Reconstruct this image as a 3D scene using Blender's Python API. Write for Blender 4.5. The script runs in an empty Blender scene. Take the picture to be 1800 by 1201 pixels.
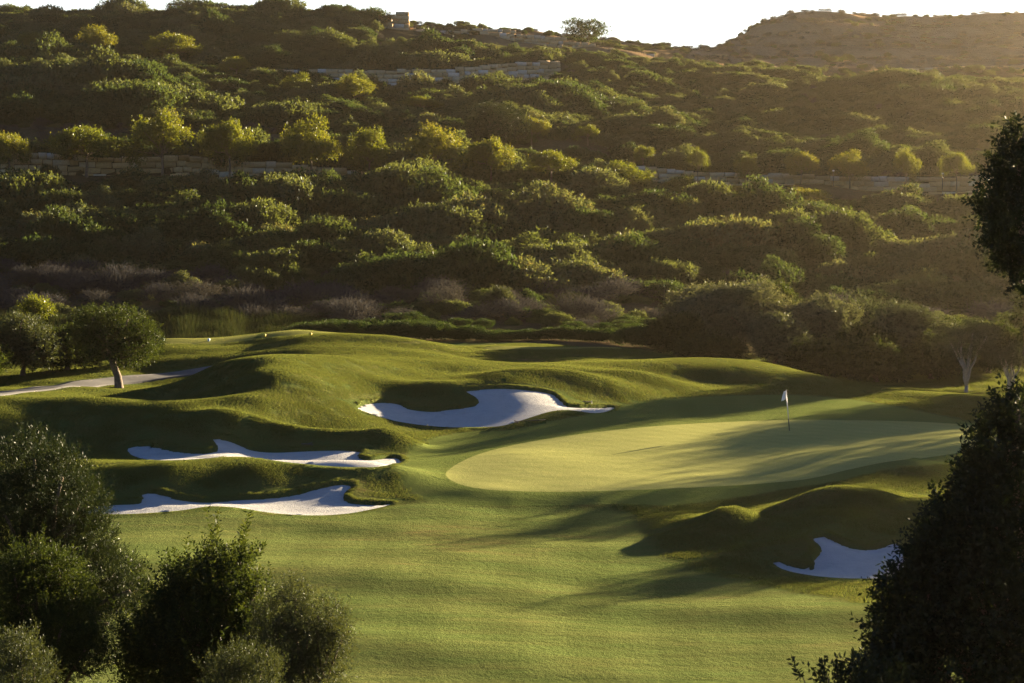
import bpy, math, random
import numpy as np
from mathutils import Vector

R = np.random.default_rng(7)
random.seed(7)
SC = bpy.context.scene
COL = SC.collection
F = 3500.0; CZ = 12.0
TH = math.atan(243.5 / F)
CT, ST = math.cos(TH), math.sin(TH)
SUN_AZ, SUN_EL = math.radians(43), math.radians(8.5)

# ------------------------------------------------------------------ view geometry (photo measurements -> plan positions)
def P(px, py, D):
    u, w = (px - 900) / F, (600.5 - py) / F
    dy = CT + w * ST; dz = -ST + w * CT
    s = D / dy
    return np.array([u * s, D, CZ + dz * s])
def proj(x, y, z):
    h = z - CZ
    dep = y * CT - h * ST
    return 900 + F * x / dep, 600.5 - F * (y * ST + h * CT) / dep

def FAR(D): return D if D < 165 else 165 + (D - 165) * 1.5      # the hillside recedes gently
def UNFAR(D): return np.where(D < 165, D, 165 + (D - 165) / 1.5)
# ------------------------------------------------------------------ mesh helpers
def new_mesh(name, V, Fc, mats=(), smooth=False, fattr=None, vattr=None):
    """Fc: int array (n,3|4) or a list of such arrays"""
    me = bpy.data.meshes.new(name)
    if not isinstance(Fc, (list, tuple)): Fc = [Fc]
    Fc = [np.asarray(f, dtype=np.int32) for f in Fc if len(f)]
    V = np.asarray(V, dtype=np.float32)
    me.vertices.add(len(V)); me.vertices.foreach_set('co', V.ravel())
    nl = sum(f.size for f in Fc); nf = sum(len(f) for f in Fc)
    me.loops.add(nl); me.polygons.add(nf)
    me.loops.foreach_set('vertex_index', np.concatenate([f.ravel() for f in Fc]))
    tot = np.concatenate([np.full(len(f), f.shape[1], dtype=np.int32) for f in Fc])
    st = np.zeros(nf, dtype=np.int32); st[1:] = np.cumsum(tot)[:-1]
    me.polygons.foreach_set('loop_start', st)
    me.polygons.foreach_set('loop_total', tot)
    me.update(calc_edges=True)
    if smooth: me.polygons.foreach_set('use_smooth', np.ones(nf, dtype=bool))
    for k, v in (fattr or {}).items():
        a = me.attributes.new(k, 'FLOAT', 'FACE'); a.data.foreach_set('value', np.asarray(v, dtype=np.float32))
    for k, v in (vattr or {}).items():
        a = me.attributes.new(k, 'FLOAT', 'POINT'); a.data.foreach_set('value', np.asarray(v, dtype=np.float32))
    for m in mats: me.materials.append(m)
    return me
def link(name, data, parent=None, loc=None):
    o = bpy.data.objects.new(name, data); COL.objects.link(o)
    if parent: o.parent = parent
    if loc is not None: o.location = loc
    return o
def tag(o, label=None, cat=None, group=None, kind=None):
    if label: o['label'] = label
    if cat: o['category'] = cat
    if group: o['group'] = group
    if kind: o['kind'] = kind
    return o
class MB:
    def __init__(s): s.v = []; s.q = []; s.t = []; s.n = 0
    def add(s, V, Q=(), T=()):
        V = np.asarray(V, float).reshape(-1, 3)
        s.v.append(V)
        if len(Q): s.q.append(np.asarray(Q, int) + s.n)
        if len(T): s.t.append(np.asarray(T, int) + s.n)
        s.n += len(V)
    def tube(s, pts, rad, seg=8, cap=True):
        pts = np.asarray(pts, float); n = len(pts)
        rad = np.broadcast_to(rad, (n,))
        tg = np.gradient(pts, axis=0); tg /= np.linalg.norm(tg, axis=1)[:, None] + 1e-9
        ref = np.array([0.31, 0.87, 0.12]); 
        a = np.cross(tg, ref); a /= np.linalg.norm(a, axis=1)[:, None] + 1e-9
        b = np.cross(tg, a)
        an = np.linspace(0, 2 * np.pi, seg, endpoint=False)
        V = pts[:, None, :] + rad[:, None, None] * (a[:, None, :] * np.cos(an)[None, :, None] + b[:, None, :] * np.sin(an)[None, :, None])
        i = np.arange(n - 1)[:, None] * seg; j = np.arange(seg)[None, :]; k = (j + 1) % seg
        Q = np.stack([i + j, i + k, i + seg + k, i + seg + j], -1).reshape(-1, 4)
        V = V.reshape(-1, 3)
        T = []
        if cap:
            V = np.vstack([V, pts[0], pts[-1]]); c0, c1 = n * seg, n * seg + 1
            for q in range(seg):
                T.append((c0, (q + 1) % seg, q)); T.append((c1, (n - 1) * seg + q, (n - 1) * seg + (q + 1) % seg))
        s.add(V, Q, T)
    def box(s, c, size, rz=0, jit=0):
        hx, hy, hz = np.asarray(size, float) / 2
        V = np.array([[x, y, z] for z in (-hz, hz) for x, y in ((-hx, -hy), (hx, -hy), (hx, hy), (-hx, hy))])
        if jit: V = V + R.uniform(-jit, jit, V.shape)
        cs, sn = math.cos(rz), math.sin(rz)
        V = V @ np.array([[cs, sn, 0], [-sn, cs, 0], [0, 0, 1]]) + np.asarray(c, float)
        s.add(V, [(0, 3, 2, 1), (4, 5, 6, 7), (0, 1, 5, 4), (1, 2, 6, 5), (2, 3, 7, 6), (3, 0, 4, 7)])
    def mesh(s, name, mat, smooth=False, **k):
        V = np.vstack(s.v); Fs = []
        if s.q: Fs.append(np.vstack(s.q))
        if s.t: Fs.append(np.vstack(s.t))
        return new_mesh(name, V, Fs, [mat], smooth, **k)

# ------------------------------------------------------------------ material helpers
def mat(name):
    m = bpy.data.materials.new(name); m.use_nodes = True
    nt = m.node_tree; nt.nodes.clear()
    return m, nt, (lambda t, **k: mknode(nt, t, **k))
def mknode(nt, t, **k):
    n = nt.nodes.new(t)
    for a, b in k.items():
        if a.startswith('i_'): n.inputs[int(a[2:])].default_value = b
        else: setattr(n, a, b)
    return n
def ramp(N, stops, interp='LINEAR'):
    r = N('ShaderNodeValToRGB'); e = r.color_ramp.elements; r.color_ramp.interpolation = interp
    while len(e) > 1: e.remove(e[-1])
    e[0].position = stops[0][0]; e[0].color = (*stops[0][1], 1)
    for p, c in stops[1:]:
        q = e.new(p); q.color = (*c, 1)
    return r
def mix(nt, N, fac, a, b, mode='MIX'):
    m = N('ShaderNodeMix', data_type='RGBA', blend_type=mode)
    if isinstance(fac, (int, float)): m.inputs[0].default_value = fac
    else: nt.links.new(fac, m.inputs[0])
    for s, v in ((6, a), (7, b)):
        if isinstance(v, tuple): m.inputs[s].default_value = (*v, 1)
        else: nt.links.new(v, m.inputs[s])
    return m.outputs[2]
def noise(nt, N, vec, scale, detail=3, rough=.55):
    n = N('ShaderNodeTexNoise'); n.inputs['Scale'].default_value = scale; n.inputs['Detail'].default_value = detail
    n.inputs['Roughness'].default_value = rough
    if vec is not None: nt.links.new(vec, n.inputs['Vector'])
    return n.outputs['Fac']
def mathn(nt, N, op, a, b=None, c=None, clamp=False):
    m = N('ShaderNodeMath', operation=op, use_clamp=clamp)
    for i, v in enumerate((a, b, c)):
        if v is None: continue
        if isinstance(v, (int, float)): m.inputs[i].default_value = v
        else: nt.links.new(v, m.inputs[i])
    return m.outputs[0]
def maprange(nt, N, v, a, b, c=0., d=1., smooth=True):
    m = N('ShaderNodeMapRange', interpolation_type='SMOOTHSTEP' if smooth else 'LINEAR')
    nt.links.new(v, m.inputs[0])
    for i, q in enumerate((a, b, c, d)): m.inputs[i + 1].default_value = q
    return m.outputs[0]

def leaf_material(name, stops, trans=.35, transcol=None, gloss=.06, rough=.35, obj_w=.5, hue_noise=0.03):
    """stops: colour ramp read with a mix of per-plant random and per-leaf random"""
    m, nt, N = mat(name)
    oi = N('ShaderNodeObjectInfo'); at = N('ShaderNodeAttribute', attribute_name='rnd')
    v = mathn(nt, N, 'MULTIPLY', oi.outputs['Random'], obj_w)
    v = mathn(nt, N, 'MULTIPLY_ADD', at.outputs['Fac'], 1 - obj_w, v)
    r = ramp(N, stops); nt.links.new(v, r.inputs[0])
    col = r.outputs[0]
    d = N('ShaderNodeBsdfDiffuse'); nt.links.new(col, d.inputs[0])
    t = N('ShaderNodeBsdfTranslucent')
    tc = mix(nt, N, 1.0, col, transcol or (1.9, 1.6, .6), 'MULTIPLY'); nt.links.new(tc, t.inputs[0])
    a = N('ShaderNodeMixShader'); a.inputs[0].default_value = trans
    nt.links.new(d.outputs[0], a.inputs[1]); nt.links.new(t.outputs[0], a.inputs[2])
    g = N('ShaderNodeBsdfGlossy'); g.inputs['Roughness'].default_value = rough; g.inputs[0].default_value = (.9, .95, 1, 1)
    b = N('ShaderNodeMixShader'); b.inputs[0].default_value = gloss
    nt.links.new(a.outputs[0], b.inputs[1]); nt.links.new(g.outputs[0], b.inputs[2])
    o = N('ShaderNodeOutputMaterial'); nt.links.new(b.outputs[0], o.inputs[0])
    return m
def plain_material(name, c1, c2, scale=4, rough=.8, bump=.0, spec=.3, metallic=0):
    m, nt, N = mat(name)
    tc = N('ShaderNodeTexCoord')
    n = noise(nt, N, tc.outputs['Object'], scale, 5)
    r = ramp(N, [(.3, c1), (.7, c2)]); nt.links.new(n, r.inputs[0])
    p = N('ShaderNodeBsdfPrincipled'); nt.links.new(r.outputs[0], p.inputs['Base Color'])
    p.inputs['Roughness'].default_value = rough; p.inputs['Specular IOR Level'].default_value = spec
    p.inputs['Metallic'].default_value = metallic
    if bump:
        bn = N('ShaderNodeBump'); bn.inputs['Strength'].default_value = bump; bn.inputs['Distance'].default_value = .05
        nt.links.new(n, bn.inputs['Height']); nt.links.new(bn.outputs[0], p.inputs['Normal'])
    o = N('ShaderNodeOutputMaterial'); nt.links.new(p.outputs[0], o.inputs[0])
    return m

# ------------------------------------------------------------------ terrain heights
def tps_fit(X, Z, lam=.02):
    n = len(X); d = np.linalg.norm(X[:, None] - X[None], axis=2)
    K = np.where(d > 0, d * d * np.log(d + 1e-9), 0) + lam * np.eye(n) * 10
    Pm = np.hstack([np.ones((n, 1)), X]); A = np.zeros((n + 3, n + 3))
    A[:n, :n] = K; A[:n, n:] = Pm; A[n:, :n] = Pm.T
    w = np.linalg.solve(A, np.concatenate([Z, np.zeros(3)]))
    def ev(x, y):
        sh = x.shape; x = x.ravel(); y = y.ravel(); out = np.empty(len(x))
        for i in range(0, len(x), 20000):
            q = np.stack([x[i:i + 20000], y[i:i + 20000]], 1)
            r2 = ((q[:, None] - X[None]) ** 2).sum(2)
            out[i:i + 20000] = (.5 * r2 * np.log(r2 + 1e-12)) @ w[:n] + w[n] + q @ w[n + 1:]
        return out.reshape(sh)
    return ev
def smooth(a, b, x):
    t = np.clip((x - a) / (b - a), 0, 1); return t * t * (3 - 2 * t)

BX = np.array([-9, -4.5, -2.7, 0, 3.5, 7, 9.5, 12.1, 16]); BY = np.array([82.5, 82.6, 82.0, 80.9, 80.8, 81.8, 83.1, 85.2, 87])
def bank(x, y):
    ye = np.interp(x, BX, BY); s = ye - y
    m = smooth(-8, 1, x) * (1 - smooth(10, 15, x))
    return -.40 * m * smooth(-.3, 3.4, s) * np.exp(-np.maximum(s - 3.4, 0) / 7.)
# columns of the golf ground: px -> [(distance, photo row)]; a float row < 20 is a height in metres
G = {
 -150: [(50, 0.), (65, 0.), (80, .1), (90, .6), (100, 2.0), (112, 1.3), (125, 1.5), (150, 1.4)],
 0: [(50, 0.), (65, 0.), (80, .1), (89, .6), (95, 1.3), (100, 712), (112, 690), (125, 1.5), (150, 1.4)],
 150: [(50, 0.), (65, 0.), (77, .0), (83, .6), (88, .55), (95, 765), (99.6, 704), (106, 694), (112, 684), (117, 672), (130, 1.7), (150, 1.4)],
 300: [(50, 0.), (65, 0.), (71, 945), (77, 903), (79.3, 868), (82, 814), (89.5, 809), (92.5, 788), (95.3, 742), (98.5, 712), (104, 706), (108, 700), (115, 680), (119, 667), (121.5, 657), (127, 630), (133, 603.5), (137.5, 596), (145, 1.2), (155, 1.4)],
 385: [(78, 893), (80, 872), (82.6, 815), (90, 800), (93, 764), (95, 735), (97.5, 716), (103, 703), (107, 680), (110, 652), (113, 640), (122, 645), (128, 622), (134, 598), (139, 594)],
 450: [(50, 0.), (65, 0.), (78, 897), (79.8, 874), (82.6, 817), (90.5, 806), (93, 784), (96, 740), (99.5, 700), (104.5, 660), (108.5, 633), (111, 627), (118, 1.9), (121, 1.9), (124, 2.2), (130, 612), (135, 591), (140, 589), (148, 1.2)],
 530: [(78, 899), (80.5, 868), (83.3, 822), (90, 815), (93, 785), (97.5, 750), (101, 708), (106.5, 655), (111.5, 625), (118, 2.5), (123, 2.6), (130, 597), (134, 586), (140, 583), (148, 1.4)],
 600: [(50, 0.), (65, 0.), (77, 903), (81.6, 848), (83.8, 828), (89.5, 819), (92.7, 788), (98, 757), (101.5, 722), (105, 690), (110, 650), (114, 629), (122, 624), (127, 606), (133, 585), (142, 2.2), (150, 1.5)],
 690: [(74, 925), (79, 884), (83.2, 855), (87, 822), (93, 797), (98, 772), (103, 741), (105.8, 712), (108.3, 682), (113.5, 657), (117, 640), (122, 630), (128, 605), (132, 592), (140, 1.8), (150, 1.5)],
 760: [(50, 0.), (65, 0.), (78.4, 880), (83.3, 850), (93.5, 800), (98, 775), (103, 749), (106, 717), (108.7, 690), (114.5, 661), (118.5, 645), (124, 625), (130, 607), (138, 1.7), (150, 1.5)],
 830: [(76, .1), (80.9, 859)],
 975: [(76, .1), (80.7, 865)],
 900: [(50, 0.), (65, 0.), (76, .1), (80.7, 863), (91, 797), (102, 746), (105.5, 716), (108.5, 682), (110.7, 664), (113.2, 654), (120, 642), (127, 635), (133, 622), (139, 612.5), (143, 610), (148, 1.5)],
 1050: [(50, 0.), (65, 0.), (76, .1), (80.7, 864), (91, 800), (97, 770), (104, 734), (107, 719), (111, 700), (115, 675), (118, 660), (122, 645), (129, 635), (134, 620), (139, 612.5), (143, 612), (150, 1.4)],
 1130: [(68, 972), (75, .1), (81, 862), (91, 800), (104, 735), (112, 706), (118, 668), (124, 640), (130, 634), (139, 620), (145, 1.2)],
 1200: [(50, 0.), (62, 1035), (69.5, 962), (73, 925), (76, 893), (81.8, 858), (91, 800), (103, 745), (112, 709), (115, 698), (120, 668), (126, 633), (131, 1.8), (137, 1.0), (150, .8)],
 1275: [(63.5, 1015), (69, 962), (71.5, 925), (73.5, 898), (76.5, 891), (80.5, 872), (82.5, 857)],
 1345: [(50, 0.), (62, 1035), (65.5, 1000), (68, 965), (70.5, 937), (73, 915), (76, 888), (78, 876), (81, 865), (84, 848), (98, 770), (108, 728), (114, 704), (117, 694), (121, 669), (126.5, 641), (131, 1.3), (137, .6), (150, .6)],
 1450: [(50, 0.), (62, 1035), (64.5, 1006), (66.6, 970), (68.6, 938), (71.6, 899), (75.6, 867), (82, 850), (86, 835), (98, 770), (107, 732), (113, 708), (116, 698), (120, 679), (124.5, 661), (129, .6), (137, .1), (150, .4)],
 1530: [(64.5, 1010), (68.4, 952), (72, 903), (75.6, 872), (81, 856), (84, 834), (86.5, 820), (92, 795)],
 1600: [(50, 0.), (62, 0.), (64.3, 1010), (68.2, 950), (71.5, 918), (75.8, 884), (80.5, 868), (84, 840), (87.5, 813), (93, 791), (99, 768), (106, 742), (112, 718), (116, 702), (119, 690), (125, .0), (135, -.4), (150, .2)],
 1700: [(50, 0.), (65, 0.), (80, .1), (88, .5), (93, 788), (101, 760), (107, 742), (112, 722), (117, 700), (124, -.2), (135, -.7), (150, .1)],
 1950: [(50, 0.), (65, 0.), (80, .1), (95, .2), (110, -.1), (120, -.5), (135, -.9), (150, 0.)],
}
pts = []
for px, L in G.items():
    for D, r in L:
        q = P(px, r if r >= 20 else 600, D)
        pts.append((q[0], D, q[2] if r >= 20 else r))
for x in (-60, -100, 60, 100):
    for D, z in ((50, 0), (80, .2), (110, .8 if x < 0 else -.2), (150, 1)): pts.append((x, D, z))
pts = np.array(pts)
golf = tps_fit(pts[:, :2], pts[:, 2], .01)
Hc = {
 -200: [(150, 1.4), (166, 2.4), (180, 488), (199, 405), (226, 310), (235, 268), (255, 205), (290, 128), (340, 50), (360, 26), (400, 42.), (470, 36.)],
 100: [(150, 1.4), (166, 2.4), (180, 492), (199, 405), (226, 312), (235, 272), (255, 210), (290, 135), (340, 54), (358, 35), (400, 42.), (470, 36.)],
 350: [(150, 1.4), (166, 2.4), (180, 497), (199, 412), (226, 320), (236, 276), (255, 215), (290, 140), (335, 56), (350, 33), (400, 40.), (470, 34.)],
 600: [(150, 1.5), (166, 2.4), (180, 500), (199, 418), (226, 330), (240, 275), (260, 215), (300, 150), (312, 116), (335, 54), (345, 36), (390, 38.), (470, 34.)],
 850: [(150, 1.5), (166, 2.2), (181, 508), (199, 430), (226, 345), (242, 285), (262, 225), (302, 152), (314, 110), (336, 84), (348, 56), (385, 40.), (470, 36.)],
 1050: [(150, 1.4), (166, 1.8), (184, 520), (199, 445), (221, 358), (243, 300), (262, 232), (300, 150), (316, 112), (340, 90), (350, 78), (385, 42.), (470, 40.)],
 1200: [(150, 1.0), (166, 1.5), (186, 530), (200, 455), (221, 375), (238, 325), (246, 298), (270, 225), (310, 138), (322, 118), (350, 108), (400, 101), (430, 101), (470, 40.)],
 1290: [(395, 88), (415, 76), (430, 74)],
 1350: [(150, .6), (166, 1.5), (186, 538), (200, 465), (221, 385), (237, 330), (246, 296), (270, 232), (310, 145), (330, 121), (360, 102), (395, 58), (412, 42), (430, 42), (470, 44.)],
 1600: [(150, .3), (166, 1.5), (186, 545), (200, 478), (221, 395), (237, 336), (247, 300), (270, 238), (308, 152), (330, 126), (360, 104), (395, 62), (418, 36), (470, 44.)],
 1850: [(150, .1), (166, 1.5), (186, 548), (200, 482), (221, 405), (237, 345), (247, 305), (270, 242), (308, 155), (330, 130), (360, 102), (395, 56), (418, 26), (470, 44.)],
 2200: [(150, .1), (166, 1.5), (186, 6.), (221, 14.), (237, 17.), (270, 22.), (308, 27.), (360, 31.), (418, 34.), (470, 34.)],
}
pts = []
for px, L in Hc.items():
    for D, r in L:
        D2 = FAR(D); q = P(px, r if not isinstance(r, float) else 600, D2)
        pts.append((q[0], D2, 12 + (r - 12) * D2 / D if isinstance(r, float) else q[2]))
for x in (-280, 330):
    for D, z in ((150, 1), (250, 13), (360, 22), (440, 28), (610, 28)): pts.append((x, D, z))
pts = np.array(pts)
hill = tps_fit(pts[:, :2] / 3, pts[:, 2], .0)

# terrace walls: photo points of the wall top (px, py, distance) and height in metres
WALLS = {
 'lower_left': ([(-120, 262, 226), (0, 265, 227), (95, 268, 228), (200, 275, 229), (330, 271, 230), (420, 282, 231), (500, 284, 232), (560, 291, 233), (670, 300, 234)], 2.5),
 'lower_right': ([(1120, 290, 240), (1240, 301, 240), (1350, 304, 240), (1500, 308, 240), (1620, 311, 240), (1730, 307, 240), (1900, 306, 240)], 2.2),
 'middle': ([(440, 120, 303), (600, 121, 302), (660, 122, 302), (780, 120, 302), (850, 115, 303), (900, 109, 305), (985, 104, 308)], 3.9),
 'upper_right': ([(1440, 131, 318), (1520, 134, 318), (1600, 137, 318), (1700, 140, 318), (1820, 146, 318)], 2.3),
 'top_right': ([(1200, 113, 338), (1300, 113, 338), (1420, 117, 338), (1560, 121, 338), (1700, 115, 338), (1830, 113, 338)], 1.9),
}
WD = {}
for k, (L, h) in WALLS.items():
    q = np.array([P(a[0], a[1], FAR(a[2])) for a in L]); WD[k] = (q, h * 1.15)
BUMPS = []
for (px, D, bh, sx_, sy_) in [(575, 84, .25, 2.2, 1.3), (650, 84.5, .4, 1.8, 1.8), (705, 84, .35, 1.6, 2.0), (690, 95, .65, 1.5, 1.6), (420, 95, .3, 3, 1.4),
        (770, 109, .4, 2.2, 1.6), (1030, 113, .8, 3.5, 2.2), (1140, 117, .55, 3.5, 2.5), (520, 95, .35, 2.5, 1.2), (620, 94.6, .35, 2.0, 1.1), (1300, 72.5, .40, 1.4, 1.9), (1430, 75, .3, 2.2, 1.2), (1540, 74.5, .3, 2.2, 1.3), (1600, 86, .4, 1.8, 1.8), (1200, 71.5, .2, 1.5, 1.8)]:
    BUMPS.append((P(px, 800, D)[0], D, bh, sx_, sy_))
def natural(x, y):
    zg = golf(x, y) if x.size else np.zeros_like(x)
    return zg
def height(x, y):
    x = np.asarray(x, float); y = np.asarray(y, float)
    z = np.zeros_like(x)
    b = smooth(148, 160, y)
    mg = b < 1; mh = b > 0
    zg = np.zeros_like(x); zh = np.zeros_like(x)
    if mg.any():
        xx = x[mg]; yy = np.maximum(y[mg], 48)
        zg[mg] = golf(np.clip(xx, -95, 95), yy) + bank(xx, yy)
    if mh.any(): zh[mh] = hill(np.clip(x[mh], -270, 320) / 3, np.minimum(y[mh], 620) / 3)
    z = zg * (1 - b) + zh * b
    # the bank the photographer stands on
    nb = 1 - smooth(3, 27, y)
    z = z * (1 - nb) + 10.3 * nb
    # low wandering swells on the mown ground and rougher lumps on the hill
    sw = (np.sin(x * .42 + y * .23 + 1.3 * np.sin(y * .11)) * np.sin(y * .31 - x * .16 + .6) * .10 + np.sin(x * .19 - y * .47 + 2.1) * .055 + np.sin(x * .31 + y * 1.25 + 2 * np.sin(x * .21)) * .034
          + np.sin(x * .9 + y * .5) * np.sin(y * 1.1 - x * .35) * .012)
    z = z + sw * smooth(40, 50, y) * (1 - smooth(71, 77, y) * (1 - smooth(112, 118, y)) * smooth(-8, -2, x)) * (1 - smooth(145, 160, y))
    for (bx, by, bh, sx_, sy_) in BUMPS:
        z = z + bh * np.exp(-((x - bx) / sx_) ** 2 - ((y - by) / sy_) ** 2)
    lm = np.sin(x * .21 + .6 * np.sin(y * .13)) * np.sin(y * .17 + .8 * np.sin(x * .09)) * .7 + np.sin(x * .55 + y * .2) * np.sin(y * .6) * .22
    z = z + lm * smooth(160, 190, y)
    bm = smooth(FAR(338), FAR(350), y) * smooth(28, 42, x)
    z = z + bm * .75 * np.sin(z * 1.35 + .6 * np.sin(x * .07))
    for k, (q, h) in WD.items():
        x0, x1 = q[0, 0], q[-1, 0]
        m = (x > x0 - 3) & (x < x1 + 3) & (np.abs(y - q[:, 1].mean()) < 16)
        if not m.any(): continue
        xx, yy, zz = x[m], y[m], z[m]
        W = np.interp(xx, q[:, 0], q[:, 1]); T = np.interp(xx, q[:, 0], q[:, 2])
        e = np.minimum(smooth(x0 - 3, x0 + 1, xx), 1 - smooth(x1 - 1, x1 + 3, xx))
        s = yy - W
        tgt = np.where(s > .65, T - .12, T - h)
        w = np.where(s > .65, 1 - smooth(1.5, 9, s), 1 - smooth(1, 5.5, -s)) * e
        z[m] = zz * (1 - w) + tgt * w
    return z

def axis(segs):
    out = [segs[0][0]]
    for a, b, s in segs:
        n = max(1, int(round((b - a) / s))); out += list(np.linspace(a, b, n + 1)[1:])
    return np.array(out)
gx = axis([(-420, -240, 12), (-240, -130, 5), (-130, -44, 1.1), (-44, 44, .2), (44, 130, 1.1), (130, 240, 5), (240, 420, 12)])
gy = axis([(-60, 0, 6), (0, 48, 1.5), (48, 56, .5), (56, 146, .3), (146, 165, .7), (165, 240, 1.1), (240, 440, .95), (440, 570, 1.7), (570, 700, 8)])
GX, GY = np.meshgrid(gx, gy)           # rows = y
GX = GX.copy(); GY = GY.copy()
Z0 = height(GX, GY)
def Hq(x, y, Z=None):
    Z = Z0 if Z is None else Z
    x = np.atleast_1d(np.asarray(x, float)); y = np.atleast_1d(np.asarray(y, float))
    i = np.clip(np.searchsorted(gx, x) - 1, 0, len(gx) - 2); j = np.clip(np.searchsorted(gy, y) - 1, 0, len(gy) - 2)
    u = np.clip((x - gx[i]) / (gx[i + 1] - gx[i]), 0, 1); v = np.clip((y - gy[j]) / (gy[j + 1] - gy[j]), 0, 1)
    return (Z[j, i] * (1 - u) * (1 - v) + Z[j, i + 1] * u * (1 - v) + Z[j + 1, i] * (1 - u) * v + Z[j + 1, i + 1] * u * v)
def hit(px, py, d0=45, d1=600, step=.1):
    """where the line of sight through a photo pixel first meets the ground"""
    D = np.arange(d0, d1, step)
    q = P(px, py, 1.0)
    X = q[0] * D; Z = CZ + (q[2] - CZ) * D
    g = Hq(X, D)
    w = np.nonzero(g >= Z)[0]
    i = w[0] if len(w) else len(D) - 1
    if i > 0 and len(w):
        a = Z[i - 1] - g[i - 1]; b = g[i] - Z[i]; t = a / (a + b + 1e-9)
        d = D[i - 1] + t * step
    else: d = D[i]
    return np.array([q[0] * d, d, float(Hq(q[0] * d, d)[0])])
def closed_spline(p, n=12):
    p = np.asarray(p, float); out = []
    m = len(p)
    for i in range(m):
        a, b, c, d = p[i - 1], p[i], p[(i + 1) % m], p[(i + 2) % m]
        for t in np.linspace(0, 1, n, endpoint=False):
            out.append(.5 * ((2 * b) + (c - a) * t + (2 * a - 5 * b + 4 * c - d) * t * t + (3 * b - a - 3 * c + d) * t ** 3))
    return np.array(out)
def sdf(poly, x, y):
    """signed distance, negative inside; and the gradient"""
    A = poly; B = np.roll(poly, -1, 0)
    d2 = np.full(x.shape, 1e9); nx = np.zeros(x.shape); ny = np.zeros(x.shape); ins = np.zeros(x.shape, bool)
    for (ax, ay), (bx, by) in zip(A, B):
        ex, ey = bx - ax, by - ay
        t = np.clip(((x - ax) * ex + (y - ay) * ey) / (ex * ex + ey * ey + 1e-12), 0, 1)
        qx, qy = ax + ex * t, ay + ey * t
        dd = (x - qx) ** 2 + (y - qy) ** 2
        m = dd < d2
        d2 = np.where(m, dd, d2); nx = np.where(m, qx, nx); ny = np.where(m, qy, ny)
        c = ((ay > y) != (by > y)) & (x < (bx - ax) * (y - ay) / (by - ay + 1e-12) + ax)
        ins ^= c
    d = np.sqrt(d2)
    return np.where(ins, -d, d), nx, ny

BUNK = {
 'middle': [(627, 716), (640, 706), (668, 702), (700, 705), (722, 714), (760, 718), (800, 713), (832, 709), (838, 700), (815, 685), (840, 680), (885, 678), (930, 681), (970, 688), (985, 699), (1000, 710), (1040, 712), (1075, 712), (1082, 716), (1065, 724), (1040, 726), (1000, 721), (965, 724), (920, 738), (880, 749), (830, 751), (770, 750), (700, 741), (650, 727)],
 'left_upper': [(222, 788), (232, 780), (262, 777), (300, 785), (345, 791), (374, 789), (380, 782), (373, 769), (390, 766), (408, 770), (440, 784), (480, 789), (540, 787), (600, 786), (636, 790), (632, 799), (650, 803), (690, 799), (706, 805), (702, 814), (660, 821), (610, 821), (560, 818), (500, 812), (440, 804), (400, 803), (360, 806), (310, 809), (260, 808), (232, 800)],
 'left_lower': [(150, 886), (200, 880), (245, 877), (248, 865), (262, 859), (285, 862), (320, 872), (360, 876), (420, 872), (480, 868), (520, 862), (560, 852), (596, 845), (616, 846), (618, 856), (606, 867), (620, 878), (660, 881), (690, 882), (684, 888), (640, 898), (600, 904), (545, 906), (480, 902), (420, 893), (370, 890), (320, 897), (260, 902), (200, 904), (150, 902)],
 'right': [(1346, 976), (1350, 971), (1365, 976), (1390, 986), (1416, 991), (1430, 990), (1424, 982), (1436, 968), (1438, 958), (1427, 946), (1429, 936), (1440, 933), (1460, 940), (1490, 953), (1520, 958), (1545, 956), (1560, 950), (1576, 949), (1588, 965), (1592, 985), (1585, 1004), (1560, 1015), (1510, 1017), (1460, 1015), (1410, 1009), (1370, 998)],
}
GREEN = [(785, 830), (800, 848), (850, 860), (930, 864), (1030, 864), (1150, 860), (1260, 855), (1340, 850), (1420, 842), (1490, 826), (1560, 812), (1640, 803), (1710, 790), (1745, 768), (1735, 752), (1690, 746), (1600, 741), (1500, 739), (1400, 738), (1300, 741), (1200, 746), (1100, 754), (1000, 766), (900, 783), (830, 803)]
APRON = [(715, 800), (700, 830), (730, 870), (800, 888), (950, 889), (1100, 886), (1180, 888), (1300, 874), (1400, 857), (1490, 843), (1560, 826), (1660, 815), (1780, 790), (1800, 758), (1740, 750), (1640, 728), (1560, 713), (1480, 701), (1390, 695), (1290, 696), (1200, 700), (1120, 708), (1040, 728), (960, 742), (900, 756), (800, 762), (740, 780)]
FAIR = [(100, 1010), (150, 915), (230, 911), (330, 905), (420, 899), (480, 908), (545, 911), (640, 903), (700, 888), (760, 880), (840, 888), (1000, 890), (1100, 900), (1130, 940), (1160, 980), (1230, 1010), (1330, 1030), (1450, 1050), (1560, 1080), (1700, 1110), (1900, 1180), (2200, 1240)]
bun_polys = {}
bun_sdf = np.full(GX.shape, 50.)
bun_id = np.full(GX.shape, -1)
bun_far = np.zeros(GX.shape)
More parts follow.
